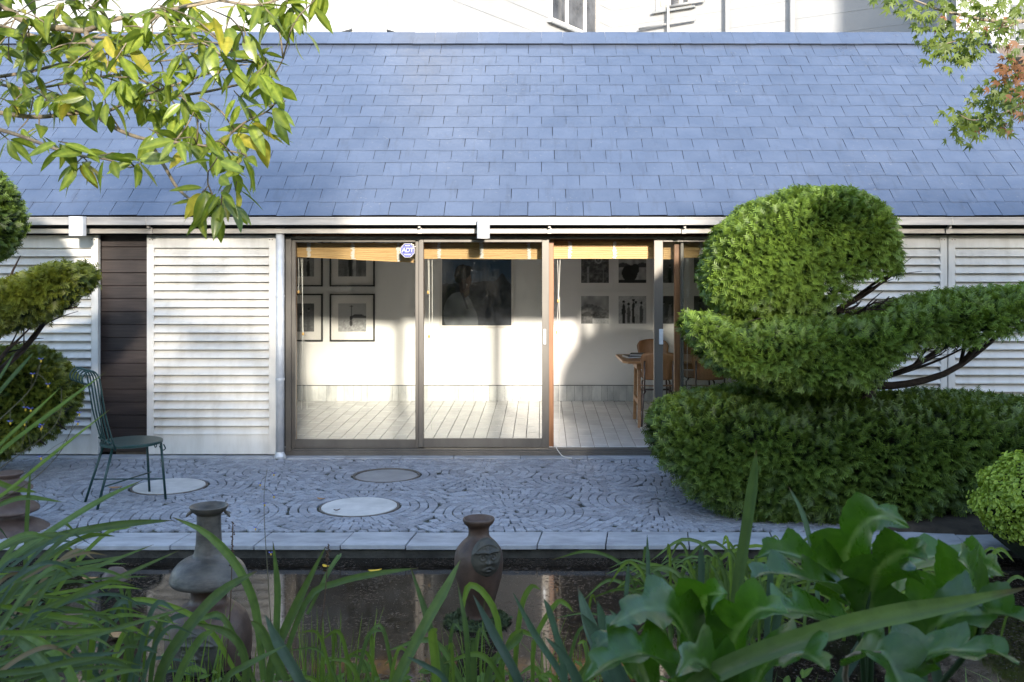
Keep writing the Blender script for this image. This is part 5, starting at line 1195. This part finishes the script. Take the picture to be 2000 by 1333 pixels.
# unseen leafy screen, added and shaped to keep low sun off the patio
def shade_row(x0, x1, zfun, Y, label):
    t = thing('shade_hedge', label, 'shade_hedge', ((x0 + x1) / 2, Y, 0))
    xs_ = np.linspace(x0, x1, 26); mb = MB(); top = [max(.5, zfun(x) - .40) for x in xs_]
    k = len(xs_)
    for dy in (-.5, .5):
        mb.v += [(x, Y + dy, -.1) for x in xs_] + [(x, Y + dy, z) for x, z in zip(xs_, top)]
    for i in range(k - 1):
        mb.f += [(i, i + 1, k + i + 1, k + i), (2 * k + i + 1, 2 * k + i, 3 * k + i, 3 * k + i + 1), (k + i, k + i + 1, 3 * k + i + 1, 3 * k + i)]
    mb.f += [(0, k, 3 * k, 2 * k), (k - 1, 3 * k - 1, 4 * k - 1, 2 * k - 1)]
    mb.build('shade_hedge_core', M['yew_core'], t)
    V, n = [], 5200; x = rng.uniform(x0, x1, n); z = np.array([zfun(a) for a in x]) - np.abs(rng.normal(0, .30, n)) + .38 * rng.random(n) ** 2; y = Y + rng.normal(0, .45, n)
    P = np.stack([x, y, z], 1); a = norm(rnd(n)) * .07; b_ = norm(np.cross(a, rnd(n))) * .05
    V = np.stack([P - a, P - b_, P + a, P + b_], 1).reshape(-1, 3)
    stuff(link('foliage', mesh_np('foliage', V, np.arange(len(V)).reshape(-1, 4), M['shade_hedge'], rng.random(len(V)), False), t))
YH = -7.0; KT = math.tan(SUN_EL) * math.hypot(SX, 1)
XSH = [-9, -5.4, -4.2, -3.4, -2.7, -1.4, -.1, .25, .7, 1.2, 1.7, 2.3, 3.2, 6, 9]; ZSH = [1.5, 1.2, 1.0, .75, .42, .38, .38, .40, .50, .85, 1.35, 1.95, 2.36, 2.5, 2.5]
def shade_hedge_h(x):
    xw = x + SX * (YW - YH); return np.interp(xw, XSH, ZSH) + KT * (YW - YH) + .07 * math.sin(x * 5) + .05 * math.sin(x * 11 + 1)
shade_row(-8, 14, shade_hedge_h, YH, 'tall unseen leafy screen added behind the viewer to shade the patio')
# ================================================================== FOREGROUND PLANTS
def blade_mesh(pts, w, crease=.25, shape='strap', n=14, tw=0.0, light=.6, tipc=None):
    """strap leaf through 3D points; w = greatest width in metres"""
    c_ = catmull(pts, n); V, Cc, Fq = [], [], []; view = Vector((0, -1, .35)).normalized()
    for i, p_ in enumerate(c_):
        t = i / (n - 1); d = (c_[min(i + 1, n - 1)] - c_[max(i - 1, 0)]).normalized()
        s = d.cross(view); s = s.normalized() if s.length > 1e-3 else Vector((1, 0, 0)); s = Matrix.Rotation(tw * (t - .3), 3, d) @ s; nn_ = s.cross(d)
        if shape == 'strap': hw = w / 2 * min(1, (1 - t) * 3.2 + .02) ** .75 * (.72 + .28 * min(1, t * 4))
        else: hw = w / 2 * (1 - t) ** .8 * min(1, .5 + t * 3) + .0006
        for k in (-1, -.5, 0, .5, 1):
            V.append(p_ + s * hw * k + nn_ * (-crease * hw * (1 - abs(k))))
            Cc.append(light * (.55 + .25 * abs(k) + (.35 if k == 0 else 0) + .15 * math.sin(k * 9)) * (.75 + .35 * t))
    for i in range(n - 1):
        for k in range(4): a = i * 5 + k; Fq.append((a, a + 1, a + 6, a + 5))
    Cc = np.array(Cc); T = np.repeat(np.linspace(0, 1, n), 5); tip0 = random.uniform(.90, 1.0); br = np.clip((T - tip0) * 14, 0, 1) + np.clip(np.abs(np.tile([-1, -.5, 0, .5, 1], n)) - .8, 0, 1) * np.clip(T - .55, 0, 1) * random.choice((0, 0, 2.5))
    return np.array([tuple(v) for v in V]), Fq, np.stack([Cc, Cc + br, Cc], 1)
def blade(parent, px, w, mat='blade', **kw):
    w *= .88; V, Fq, Cc = blade_mesh([W(*q) for q in px], w, **kw); return link('leaf', mesh_np('leaf', V, Fq, M[mat], Cc), parent)
def PX(n, Y): return n * Y / F
def plant(label, cat, u, v, Y, name='strap_plant', group=None):
    return thing(name, label, cat, tuple(W(u, v, Y)), group)

# left: big fountain of long strap leaves
fl_ = plant('large clump of long arching green strap leaves filling the lower left corner', 'plant', -60, 1400, 2.8)
L_ = [([(-120, 1190, 2.6), (0, 1104, 2.7), (110, 1030, 2.8), (200, 975, 2.9), (279, 938, 3.0)], 13), ([(-40, 1130, 3.0), (72, 1062, 3.1), (170, 1035, 3.15), (260, 1022, 3.2), (337, 1017, 3.2)], 17),
      ([(-60, 1180, 3.0), (60, 1150, 3.0), (180, 1110, 3.1), (300, 1064, 3.2)], 10), ([(-80, 1265, 2.7), (60, 1200, 2.8), (200, 1142, 2.9), (353, 1074, 3.0)], 12), ([(-40, 1310, 2.5), (72, 1274, 2.5), (220, 1230, 2.55), (373, 1185, 2.6)], 11),
      ([(-60, 1320, 2.4), (60, 1310, 2.4), (140, 1292, 2.4), (207, 1283, 2.4)], 14), ([(-100, 980, 3.0), (0, 883, 3.0), (100, 806, 3.1), (208, 726, 3.2)], 9), ([(-60, 930, 2.8), (0, 868, 2.8), (60, 812, 2.85), (119, 756, 2.9)], 8),
      ([(-80, 1010, 2.9), (0, 970, 3.0), (100, 890, 3.1), (216, 799, 3.2)], 8), ([(-60, 840, 2.6), (0, 764, 2.7), (40, 718, 2.75), (65, 689, 2.8)], 9), ([(-40, 800, 2.7), (0, 737, 2.7), (28, 691, 2.75)], 7),
      ([(48, 1180, 3.4), (50, 1090, 3.4), (54, 990, 3.4), (60, 915, 3.4)], 10), ([(-30, 1000, 3.4), (20, 978, 3.4), (60, 972, 3.4), (122, 981, 3.4)], 11), ([(-30, 930, 3.4), (20, 952, 3.4), (72, 962, 3.4)], 12),
      ([(90, 1420, 2.4), (110, 1340, 2.4), (60, 1270, 2.5), (10, 1235, 2.6)], 24), ([(160, 1420, 2.5), (150, 1350, 2.5), (120, 1290, 2.6), (70, 1250, 2.7), (20, 1230, 2.8)], 20), ([(165, 1330, 3.2), (165, 1260, 3.2), (168, 1200, 3.25), (170, 1165, 3.3)], 13),
      ([(-40, 1115, 3.2), (60, 1110, 3.2), (160, 1100, 3.3), (250, 1085, 3.4)], 9), ([(60, 1260, 3.2), (100, 1180, 3.3), (140, 1165, 3.3), (195, 1180, 3.4)], 8)]
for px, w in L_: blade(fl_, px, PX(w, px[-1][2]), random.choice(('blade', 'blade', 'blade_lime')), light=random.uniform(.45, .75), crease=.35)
for k in range(120):
    Y = random.uniform(2.3, 4.2); u0, v0 = random.uniform(-160, 70), random.uniform(1130, 1420); a = math.radians(random.gauss(24, 20)); L = random.uniform(140, 330) * 3 / Y
    u1, v1 = u0 + L * math.cos(a), v0 - L * math.sin(a); sag = random.uniform(-10, 55)
    if u1 > 300 or v1 < 1020: u1 = min(u1, 300) - random.random() * 60; v1 = max(v1, 1040)
    px = [(u0, v0, Y), (u0 + (u1 - u0) * .4, v0 + (v1 - v0) * .55 - sag * .4, Y + .05), (u0 + (u1 - u0) * .75, v0 + (v1 - v0) * .9 - sag * .3, Y + .1), (u1, v1 + sag * .5, Y + .15)]
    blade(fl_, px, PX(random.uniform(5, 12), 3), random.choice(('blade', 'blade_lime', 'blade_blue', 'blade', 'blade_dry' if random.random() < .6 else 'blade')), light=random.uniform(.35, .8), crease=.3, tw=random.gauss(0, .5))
for k in range(40):
    u0 = random.uniform(60, 300); v0 = random.uniform(1300, 1420); Y = random.uniform(3.2, 4.4); dx = random.gauss(20, 70); h = random.uniform(80, 190)
    blade(fl_, [(u0, v0, Y), (u0 + dx * .3, v0 - h * .6, Y), (u0 + dx * .8, v0 - h, Y), (u0 + dx * 1.5, v0 - h * .9, Y)], PX(random.uniform(7, 14), 3.6), random.choice(('blade', 'blade_lime', 'blade_blue')), light=random.uniform(.35, .75), tw=random.gauss(0, .6))
# centre: loose strap leaves along the near bank
ce = plant('loose clump of broad grey green strap leaves in front of the tiered vase', 'plant', 430, 1400, 3.9, 'strap_plant')
for px, w, mt_, lt in (
    ([(290, 1420, 3.7), (320, 1300, 3.7), (380, 1210, 3.75), (440, 1150, 3.8), (502, 1116, 3.85)], 25, 'blade', .62), ([(515, 1330, 3.9), (504, 1220, 3.9), (490, 1160, 3.9), (455, 1095, 3.9), (400, 1040, 3.9), (337, 1011, 3.9)], 19, 'blade', .7),
    ([(620, 1420, 3.5), (587, 1332, 3.5), (545, 1260, 3.55), (518, 1201, 3.6)], 24, 'blade_blue', .9), ([(560, 1330, 3.8), (530, 1270, 3.8), (508, 1230, 3.8), (490, 1213, 3.8)], 22, 'blade', .8), ([(545, 1330, 4.1), (540, 1245, 4.1), (542, 1150, 4.1), (533, 1058, 4.1)], 15, 'blade', .5),
    ([(520, 1420, 4.2), (530, 1300, 4.2), (575, 1190, 4.2), (636, 1068, 4.2)], 20, 'blade', .65), ([(540, 1330, 4.3), (600, 1172, 4.3), (660, 1138, 4.3), (740, 1120, 4.3), (817, 1110, 4.3)], 14, 'blade', .6), ([(600, 1200, 4.3), (640, 1120, 4.35), (662, 1086, 4.4), (663, 1085, 4.45)], 10, 'blade', .7),
    ([(470, 1420, 3.8), (480, 1300, 3.8), (450, 1240, 3.8), (370, 1215, 3.8)], 18, 'blade', .75), ([(470, 1330, 4.0), (400, 1220, 4.0), (300, 1175, 4.0), (226, 1172, 4.0)], 12, 'blade_lime', .7), ([(500, 1340, 3.9), (440, 1212, 3.9), (400, 1206, 3.95), (365, 1222, 4.0)], 13, 'blade', .8),
    ([(420, 1420, 3.4), (440, 1330, 3.4), (480, 1300, 3.4), (560, 1260, 3.5)], 14, 'blade', .5), ([(330, 1420, 3.6), (350, 1320, 3.6), (390, 1250, 3.6), (420, 1230, 3.6)], 18, 'blade', .6)):
    blade(ce, px, PX(w, px[0][2]), mt_, light=lt, crease=.3)
cm = plant('clump of upright and drooping lily leaves in front of the face vase', 'plant', 900, 1420, 3.8, 'lily_plant')
for px, w, mt_, lt in (
    ([(740, 1440, 3.4), (774, 1332, 3.4), (830, 1220, 3.45), (870, 1150, 3.5), (899, 1094, 3.55)], 23, 'blade', .72), ([(880, 1420, 3.7), (868, 1332, 3.7), (835, 1210, 3.75), (801, 1105, 3.8)], 15, 'blade', .5), ([(985, 1420, 3.8), (975, 1230, 3.8), (950, 1165, 3.8), (920, 1143, 3.8), (908, 1165, 3.8), (905, 1200, 3.8)], 14, 'blade_lime', .6),
    ([(1030, 1420, 3.3), (1013, 1332, 3.3), (965, 1240, 3.35), (924, 1162, 3.4)], 20, 'blade_blue', .45), ([(1130, 1420, 3.5), (1104, 1332, 3.5), (1045, 1240, 3.5), (1002, 1158, 3.5)], 15, 'blade_blue', .5), ([(1150, 1420, 3.6), (1125, 1335, 3.6), (1090, 1250, 3.6), (1064, 1176, 3.6)], 14, 'blade_blue', .5),
    ([(1005, 1340, 4.1), (1009, 1256, 4.1), (1020, 1180, 4.1), (1038, 1146, 4.1), (1055, 1152, 4.1)], 12, 'blade_lime', .6), ([(1040, 1340, 4.0), (1045, 1250, 4.0), (1085, 1180, 4.0), (1105, 1180, 4.0), (1122, 1198, 4.0)], 11, 'blade_lime', .55), ([(860, 1420, 3.5), (850, 1290, 3.5), (845, 1240, 3.5), (855, 1228, 3.5)], 20, 'blade_lime', .7),
    ([(915, 1440, 3.6), (915, 1330, 3.6), (910, 1230, 3.6), (893, 1135, 3.65)], 12, 'blade', .45), ([(900, 1420, 3.4), (870, 1330, 3.4), (830, 1300, 3.4), (795, 1283, 3.4)], 12, 'blade_blue', .4), ([(940, 1400, 3.8), (960, 1300, 3.8), (1010, 1250, 3.8), (1020, 1232, 3.8)], 16, 'blade', .6)):
    blade(cm, px, PX(w, px[0][2]), mt_, light=lt, crease=.3)
for k in range(34):
    u0 = random.uniform(640, 1180); v0 = 1420; Y = random.uniform(3.7, 4.6); h = random.uniform(90, 200); dx = random.gauss(0, 55)
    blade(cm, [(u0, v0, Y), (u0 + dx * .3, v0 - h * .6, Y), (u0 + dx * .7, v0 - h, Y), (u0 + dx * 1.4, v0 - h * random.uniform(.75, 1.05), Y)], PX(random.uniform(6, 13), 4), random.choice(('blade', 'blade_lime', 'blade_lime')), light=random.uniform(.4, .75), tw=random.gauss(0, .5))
ir = plant('group of stiff blue green iris blades right of the face vase', 'plant', 1180, 1420, 3.2, 'iris')
for px, w in (([(1225, 1430, 3.1), (1194, 1332, 3.1), (1155, 1230, 3.15), (1129, 1147, 3.2)], 32), ([(1250, 1420, 3.0), (1215, 1332, 3.0), (1170, 1250, 3.0), (1136, 1200, 3.0)], 34), ([(1200, 1420, 3.3), (1190, 1300, 3.3), (1178, 1220, 3.3), (1166, 1172, 3.3)], 22), ([(1280, 1420, 3.1), (1260, 1320, 3.1), (1230, 1240, 3.1), (1190, 1190, 3.1)], 24), ([(1110, 1420, 3.4), (1100, 1300, 3.4), (1075, 1200, 3.4), (1062, 1170, 3.4)], 14), ([(1160, 1420, 3.2), (1130, 1330, 3.2), (1100, 1280, 3.2), (1065, 1245, 3.2)], 18)):
    blade(ir, px, PX(w, px[0][2]), 'blade_blue', light=random.uniform(.5, .85), crease=.2)
dl_ = plant('dense mound of thin arching daylily leaves at the pond edge under the yew', 'plant', 1390, 1300, 4.9, 'daylily')
for k in range(150):
    u0 = random.gauss(1400, 75); Y = random.uniform(4.4, 5.2); v0 = random.uniform(1200, 1300); h = random.uniform(70, 165); dx = random.gauss((u0 - 1400) * .5, 75)
    blade(dl_, [(u0, v0, Y), (u0 + dx * .3, v0 - h * .75, Y), (u0 + dx * .8, v0 - h, Y), (u0 + dx * 1.35, v0 - h * random.uniform(.62, .95), Y)], PX(random.uniform(5, 10), 4.8), random.choice(('blade', 'blade_lime', 'blade')), light=random.uniform(.4, .8), tw=random.gauss(0, .6))
for px, w in (([(1268, 1190, 4.4), (1266, 1120, 4.4), (1264, 1045, 4.4)], 9), ([(1218, 1200, 4.4), (1224, 1150, 4.4), (1228, 1098, 4.4)], 10), ([(1368, 1170, 4.4), (1370, 1110, 4.4), (1368, 1064, 4.4)], 15)): blade(dl_, px, PX(w, 4.4), 'blade_blue', light=.5)
for k in range(60):
    u0 = random.uniform(1620, 1960); Y = random.uniform(4.6, 5.4); v0 = random.uniform(1180, 1260); h = random.uniform(60, 140); dx = random.gauss(0, 60)
    blade(dl_, [(u0, v0, Y), (u0 + dx * .3, v0 - h * .75, Y), (u0 + dx * .8, v0 - h, Y), (u0 + dx * 1.35, v0 - h * .8, Y)], PX(random.uniform(6, 11), 4.8), random.choice(('blade', 'blade_lime')), light=random.uniform(.4, .75))
fx = plant('flax with one tall upright blade and one long blade leaning across the right foreground', 'plant', 1400, 1450, 2.0, 'flax')
blade(fx, [(1425, 1400, 2.7), (1436, 1186, 2.7), (1458, 1030, 2.7), (1471, 940, 2.7), (1477, 880, 2.7)], PX(25, 2.7), 'blade', light=.42, crease=.35)
blade(fx, [(1300, 1400, 1.7), (1376, 1326, 1.7), (1520, 1262, 1.72), (1700, 1210, 1.75), (1860, 1180, 1.78), (2010, 1148, 1.8)], PX(44, 1.75), 'blade', light=.8, crease=.3, n=20)
blade(fx, [(1600, 1200, 3.2), (1590, 1100, 3.2), (1570, 1010, 3.2), (1540, 950, 3.2)], PX(12, 3.2), 'blade_blue', light=1.0, crease=.2)
blade(fx, [(1494, 1300, 2.6), (1500, 1200, 2.6), (1505, 1100, 2.6), (1492, 1050, 2.6)], PX(14, 2.6), 'blade_blue', light=.5)
for px, w in (([(1590, 1420, 2.3), (1640, 1330, 2.3), (1690, 1250, 2.35), (1720, 1200, 2.4)], 26), ([(1510, 1420, 2.5), (1500, 1330, 2.5), (1520, 1200, 2.5), (1530, 1160, 2.5)], 18), ([(1790, 1420, 2.4), (1800, 1330, 2.4), (1790, 1240, 2.4), (1770, 1170, 2.4)], 28), ([(1850, 1420, 2.4), (1830, 1320, 2.4), (1810, 1220, 2.4)], 24)): blade(fx, px, PX(w, px[0][2]), 'blade_blue', light=.3)
# stems with seed heads and small flowers
def spike(u0, v0, u1, v1, Y, label, v_head):
    a, b_ = W(u0, v0, Y), W(u1, v1, Y); t = thing('seed_spike', label, 'seed stalk', tuple(a), 'dry brown seed stalks by the pond')
    MB().tube(catmull([a, a.lerp(b_, .5) + Vector((.006, 0, 0)), b_], 8), [.0028] * 4 + [.0022] * 4, 5).build('stem', M['seed'], t, True)
    mb = MB(); f0 = (v_head - v0) / (v1 - v0)
    for k in range(26):
        p_ = a.lerp(b_, f0 + (1 - f0) * k / 25) + Vector((random.gauss(0, .004), random.gauss(0, .004), 0)); r = .0055 * (1 - .5 * k / 25)
        mb.lathe([(.0005, -r), (r, 0), (.0005, r)], p_.x, p_.y, p_.z, 5)
    mb.build('seed_head', M['seed'], t)
spike(440, 1330, 455, 1020, 4.0, 'tall brown seed spike standing right of the tiered vase', 1105)
spike(622, 1260, 642, 1064, 4.1, 'shorter brown seed spike behind the arching lily leaf', 1095)
def flower_stem(pts, Y, heads, label):
    P_ = [W(u, v, Y) for u, v in pts]; t = thing('flax_lily_stem', label, 'flower stem', tuple(P_[0]), 'thin stems with tiny violet flowers')
    MB().tube(catmull(P_, 14), [.0022 - .0014 * i / 13 for i in range(14)], 5).build('stem', M['blade_dry2'], t, True)
    for u, v, dx, dy in heads:
        a = W(u, v, Y); b_ = W(u + dx, v + dy, Y - .02); tw_ = MB().tube(catmull([a, a.lerp(b_, .5) + Vector((0, 0, .006)), b_], 5), .0008, 4).build('twig', M['blade_dry2'], t)
        fo = MB(); 
        for k in range(5):
            q = 2 * math.pi * k / 5; d = Vector((math.cos(q), math.sin(q) * .6, .45)); s = d.cross(Vector((0, 0, 1))).normalized() * .003
            fo.add([b_, b_ + d * .007 + s, b_ + d * .013, b_ + d * .007 - s], [(0, 1, 2, 3)])
        fo.build('petals', M['violet'], tw_); MB().lathe([(.0005, -.010), (.003, -.006), (.002, 0)], b_.x, b_.y, b_.z, 6).build('anthers', M['yellow'], tw_)
M['blade_dry2'] = surface('thin_stem', (0.09, 0.085, 0.05), (0.14, 0.12, 0.07), .7, 30)
flower_stem([(530, 1230), (523, 1120), (517, 1030), (516, 960), (522, 915)], 4.2, ((517, 985, 0, 0), (520, 930, -12, 16), (521, 920, 14, 6), (518, 955, 17, 14), (523, 1085, 6, -4), (519, 1010, -20, 22)), 'tall thin stem with tiny violet flowers rising above the pond right of the tiered vase')
flower_stem([(-60, 960), (20, 900), (90, 850), (118, 810), (120, 760)], 3.3, ((118, 800, -36, 32), (100, 840, -20, -4), (60, 872, -12, -45), (40, 885, 20, -85)), 'thin stem with violet flowers across the left yew')
flower_stem([(-60, 880), (0, 820), (60, 760), (80, 710)], 3.3, ((70, 735, 10, -32), (60, 760, 4, -28), (72, 730, 22, 22), (20, 800, 0, 25), (40, 780, 10, 18)), 'uppermost thin stem with violet flowers before the left yew')
flower_stem([(-40, 1000), (60, 940), (120, 880), (150, 810)], 3.4, ((140, 830, 15, -22), (130, 860, -50, 34), (110, 890, 42, -64)), 'thin flower stem crossing below the chair back')

# acanthus: big lobed glossy leaves
def acanthus_leaf(parent, px, w, hint, mat='acanthus', lobes=4, roll=0.0, cup=.25, seed=0):
    r = random.Random(seed); n, m_ = 64, 10; c_ = catmull([W(*q) for q in px], n + 1); hint = Vector(hint).normalized(); V, Cc, Fq = [], [], []
    ph = [r.uniform(0, 6) for _ in range(4)]
    for i, p_ in enumerate(c_):
        t = i / n; d = (c_[min(i + 1, n)] - c_[max(i - 1, 0)]).normalized(); s = d.cross(hint).normalized(); s = Matrix.Rotation(roll, 3, d) @ s; nn_ = s.cross(d)
        env = (math.sin(math.pi * min(1, .10 + .90 * t ** .85)) ** .7) * (1 - .25 * t)
        for k in range(-m_ // 2, m_ // 2 + 1):
            a = k / (m_ / 2); sd = 1 if a >= 0 else -1
            tt = (t * lobes + (.28 if sd > 0 else 0)) % 1.0; lob = .42 + .58 * (tt / .78 if tt < .78 else (1 - tt) / .22) ** .8 if t < .86 else .50 + .3 * (1 - t)
            lob *= 1 + .07 * ((t * lobes * 5) % 1.0) * (1 if abs(a) > .9 else 0); hw = w / 2 * env * lob; fwd = .28 * w * abs(a) * env * (1 - t * .5)
            zz = cup * hw * abs(a) ** 1.05 - .012 * w * math.sin(t * lobes * 2 * math.pi + (1.7 if sd > 0 else 0)) * abs(a) ** 1.6 * env + .02 * w * math.sin(t * 5 + a * 2 + ph[0]) - .08 * w * max(0, abs(a) - .72) * env
            V.append(p_ + s * hw * a + d * fwd + nn_ * zz)
            vein = math.exp(-(a / .07) ** 2) + .5 * math.exp(-((abs((t * lobes - abs(a) * .55) % 1.0 - .5)) / .06) ** 2) * (1 - abs(a))
            c0 = .30 + .25 * min(1, vein) + .10 * r.random(); Cc.append((c0, c0, c0 + .55 * min(1, math.exp(-(a / .045) ** 2) + .25 * (vein - math.exp(-(a / .07) ** 2)))))
    for i in range(n):
        for k in range(m_): a = i * (m_ + 1) + k; Fq.append((a, a + 1, a + m_ + 2, a + m_ + 1))
    o = link('leaf', mesh_np('leaf', np.array([tuple(v) for v in V]), Fq, M[mat], np.array(Cc)), parent)
    return o
ac = plant('acanthus with large glossy lobed leaves at the right of the foreground', 'plant', 1690, 1450, 2.3, 'acanthus')
ab = plant('acanthus with broad glossy leaves low in the foreground beside the iris blades', 'plant', 1390, 1450, 2.0, 'acanthus')
AL = [(ac, [(1690, 1200, 2.45), (1660, 1110, 2.45), (1660, 1020, 2.4), (1710, 965, 2.3), (1776, 982, 2.2)], 150, (-.3, -.8, .5)), (ac, [(1700, 1210, 2.4), (1650, 1120, 2.4), (1585, 1050, 2.35), (1520, 1028, 2.3), (1478, 1040, 2.25)], 110, (.2, -.5, .9)),
      (ac, [(1700, 1230, 2.3), (1640, 1140, 2.3), (1570, 1085, 2.2), (1500, 1072, 2.15), (1466, 1085, 2.1)], 115, (.1, -.55, .9)), (ac, [(1680, 1240, 2.2), (1620, 1180, 2.15), (1560, 1145, 2.05), (1510, 1140, 2.0), (1470, 1150, 1.95)], 120, (.1, -.45, 1)),
      (ac, [(1690, 1240, 2.3), (1700, 1130, 2.3), (1720, 1060, 2.25), (1770, 1030, 2.2), (1810, 1048, 2.1)], 170, (-.1, -.9, .35)), (ac, [(1710, 1180, 2.5), (1760, 1090, 2.5), (1820, 1040, 2.5), (1890, 1045, 2.45), (1940, 1080, 2.4)], 130, (-.2, -.5, .9)),
      (ac, [(1760, 1260, 2.3), (1830, 1150, 2.3), (1880, 1080, 2.25), (1920, 1060, 2.2), (1960, 1075, 2.1)], 150, (-.5, -.7, .5)), (ac, [(1900, 1260, 2.1), (1905, 1150, 2.1), (1900, 1090, 2.05), (1888, 1050, 2.0), (1870, 1040, 1.95)], 130, (.3, -.8, .45)), (ac, [(1800, 1300, 2.1), (1830, 1200, 2.1), (1890, 1150, 2.05), (1960, 1150, 2.0), (2030, 1180, 1.9)], 150, (0, -.6, .8)),
      (ac, [(1900, 1180, 2.4), (1940, 1090, 2.4), (1990, 1050, 2.4), (2050, 1050, 2.35)], 130, (-.2, -.5, .9)), (ac, [(1760, 1330, 2.0), (1790, 1260, 2.0), (1860, 1220, 1.95), (1940, 1230, 1.9), (1990, 1250, 1.8)], 150, (0, -.55, .85)), (ac, [(1950, 1400, 2.2), (1960, 1260, 2.2), (1990, 1150, 2.2), (2040, 1100, 2.2)], 150, (-.4, -.7, .5)),
      (ac, [(1650, 1300, 2.1), (1720, 1250, 2.0), (1760, 1290, 1.95), (1790, 1350, 1.9)], 130, (0, -.6, .8)), (ac, [(1700, 1300, 2.2), (1740, 1200, 2.25), (1800, 1120, 2.3), (1830, 1090, 2.3)], 150, (-.2, -.85, .5)),
      (ab, [(1400, 1400, 1.9), (1360, 1280, 1.9), (1320, 1200, 1.85), (1260, 1190, 1.8), (1190, 1225, 1.7)], 150, (.1, -.5, .9)), (ab, [(1410, 1400, 2.0), (1390, 1270, 2.0), (1370, 1200, 1.95), (1385, 1165, 1.9), (1420, 1160, 1.85)], 170, (-.1, -.85, .5)), (ab, [(1430, 1420, 1.9), (1420, 1300, 1.9), (1450, 1220, 1.85), (1490, 1190, 1.8), (1540, 1200, 1.75)], 150, (-.3, -.7, .6)),
      (ab, [(1350, 1430, 1.8), (1310, 1330, 1.8), (1260, 1280, 1.75), (1200, 1290, 1.7), (1140, 1330, 1.6)], 150, (.1, -.5, .9)), (ab, [(1440, 1430, 1.8), (1480, 1330, 1.8), (1530, 1280, 1.75), (1580, 1280, 1.7), (1620, 1310, 1.6)], 160, (0, -.55, .85)), (ab, [(1400, 1450, 1.75), (1400, 1360, 1.75), (1390, 1310, 1.7), (1360, 1290, 1.65), (1320, 1320, 1.55)], 150, (.2, -.7, .7)),
      (ab, [(1480, 1420, 2.0), (1480, 1300, 2.0), (1500, 1210, 2.0), (1560, 1180, 1.95), (1600, 1200, 1.9)], 140, (-.3, -.7, .6)), (ab, [(1520, 1450, 1.9), (1560, 1360, 1.9), (1620, 1330, 1.85), (1680, 1360, 1.8)], 150, (0, -.5, .9)), (ab, [(1300, 1450, 2.0), (1270, 1350, 2.0), (1230, 1260, 2.0), (1190, 1250, 1.95), (1150, 1280, 1.9)], 110, (.2, -.5, .9))]
AL = [q for i, q in enumerate(AL) if i not in (9, 11, 13, 20, 21)]
for i, (pl, px, w, h) in enumerate(AL):
    if pl is ac: px = [(u, v + 48 * min(1, j / 2), Y) for j, (u, v, Y) in enumerate(px)]
    acanthus_leaf(pl, px, PX(w * 1.08, px[2][2]), h, seed=i, roll=random.gauss(0, .15), cup=random.uniform(.25, .6))
    a = W(*px[0]); MB().tube(catmull([W(1690 if pl is ac else 1400, 1500, px[0][2] + .05), a, W(*px[1])], 8), [.007, .007, .006, .006, .005, .004, .003, .002], 6).build('stalk', M['bark'] if i % 5 == 0 else M['blade'], pl, True)

# grass, ground cover and low weeds on the near bank (uncountable)
def tufts(name, n, region, hgt, wid, mat, spread):
    V, Cc = [], []
    for _ in range(n):
        x, y = region(); z = ground_z(x, y) - .02; h = hgt * random.uniform(.5, 1.3); a = random.random() * 6.3; lean = abs(random.gauss(0, spread)); w = wid * random.uniform(.7, 1.3); dx, dy = math.cos(a) * lean, math.sin(a) * lean
        sx_, sy_ = -math.sin(a) * w, math.cos(a) * w * .4; c_ = random.uniform(.25, .9); ps_ = []
        for t in (0, .4, .75, 1): ps_.append((x + dx * h * t * t, y + dy * h * t * t, z + h * t * (1 - .25 * lean * t)))
        for i in range(3):
            w0, w1 = (1, .85, .55, .05)[i], (1, .85, .55, .05)[i + 1]; p0, p1 = ps_[i], ps_[i + 1]
            V += [(p0[0] - sx_ * w0, p0[1] - sy_ * w0, p0[2]), (p0[0] + sx_ * w0, p0[1] + sy_ * w0, p0[2]), (p1[0] + sx_ * w1, p1[1] + sy_ * w1, p1[2]), (p1[0] - sx_ * w1, p1[1] - sy_ * w1, p1[2])]; Cc += [c_ * (.4 + .6 * i / 3)] * 2 + [c_ * (.4 + .6 * (i + 1) / 3)] * 2
    stuff(link(name, mesh_np(name, V, np.arange(len(V)).reshape(-1, 4), M[mat], np.array(Cc), False)))
tufts('grass', 2400, lambda: (random.uniform(-3.2, 3.2), 4.62 - abs(random.gauss(0, .45))), .14, .0035, 'blade_lime', .5)
tufts('tall_grass', 260, lambda: (random.gauss(random.choice((-.95, -.9, -.35, .1, -1.5)), .10), random.uniform(4.2, 4.7)), .40, .004, 'blade_lime', .25)
tufts('bank_grass', 5000, lambda: (random.uniform(-2.6, 2.6), random.uniform(1.7, 4.6)), .20, .005, 'blade', .6)
# broad weed leaves
wl = [leaf_mesh('leaf', M['blade_lime'], .28, .2, .06, seed=i) for i in range(3)]; rest = []
for _ in range(900):
    x, y = random.uniform(-2.2, 1.2), random.uniform(3.4, 4.9); p_ = Vector((x, y, ground_z(x, y) + random.uniform(.03, .22)))
    rest.append((random.choice(wl), frame_mt(p_, (random.gauss(0, 1), random.gauss(-.3, 1), random.gauss(.2, .5)), (0, -.3, 1), random.uniform(.035, .075), random.gauss(0, .4))))
join_leaves(rest, 'ground_cover', None, (M['blade_lime'],))
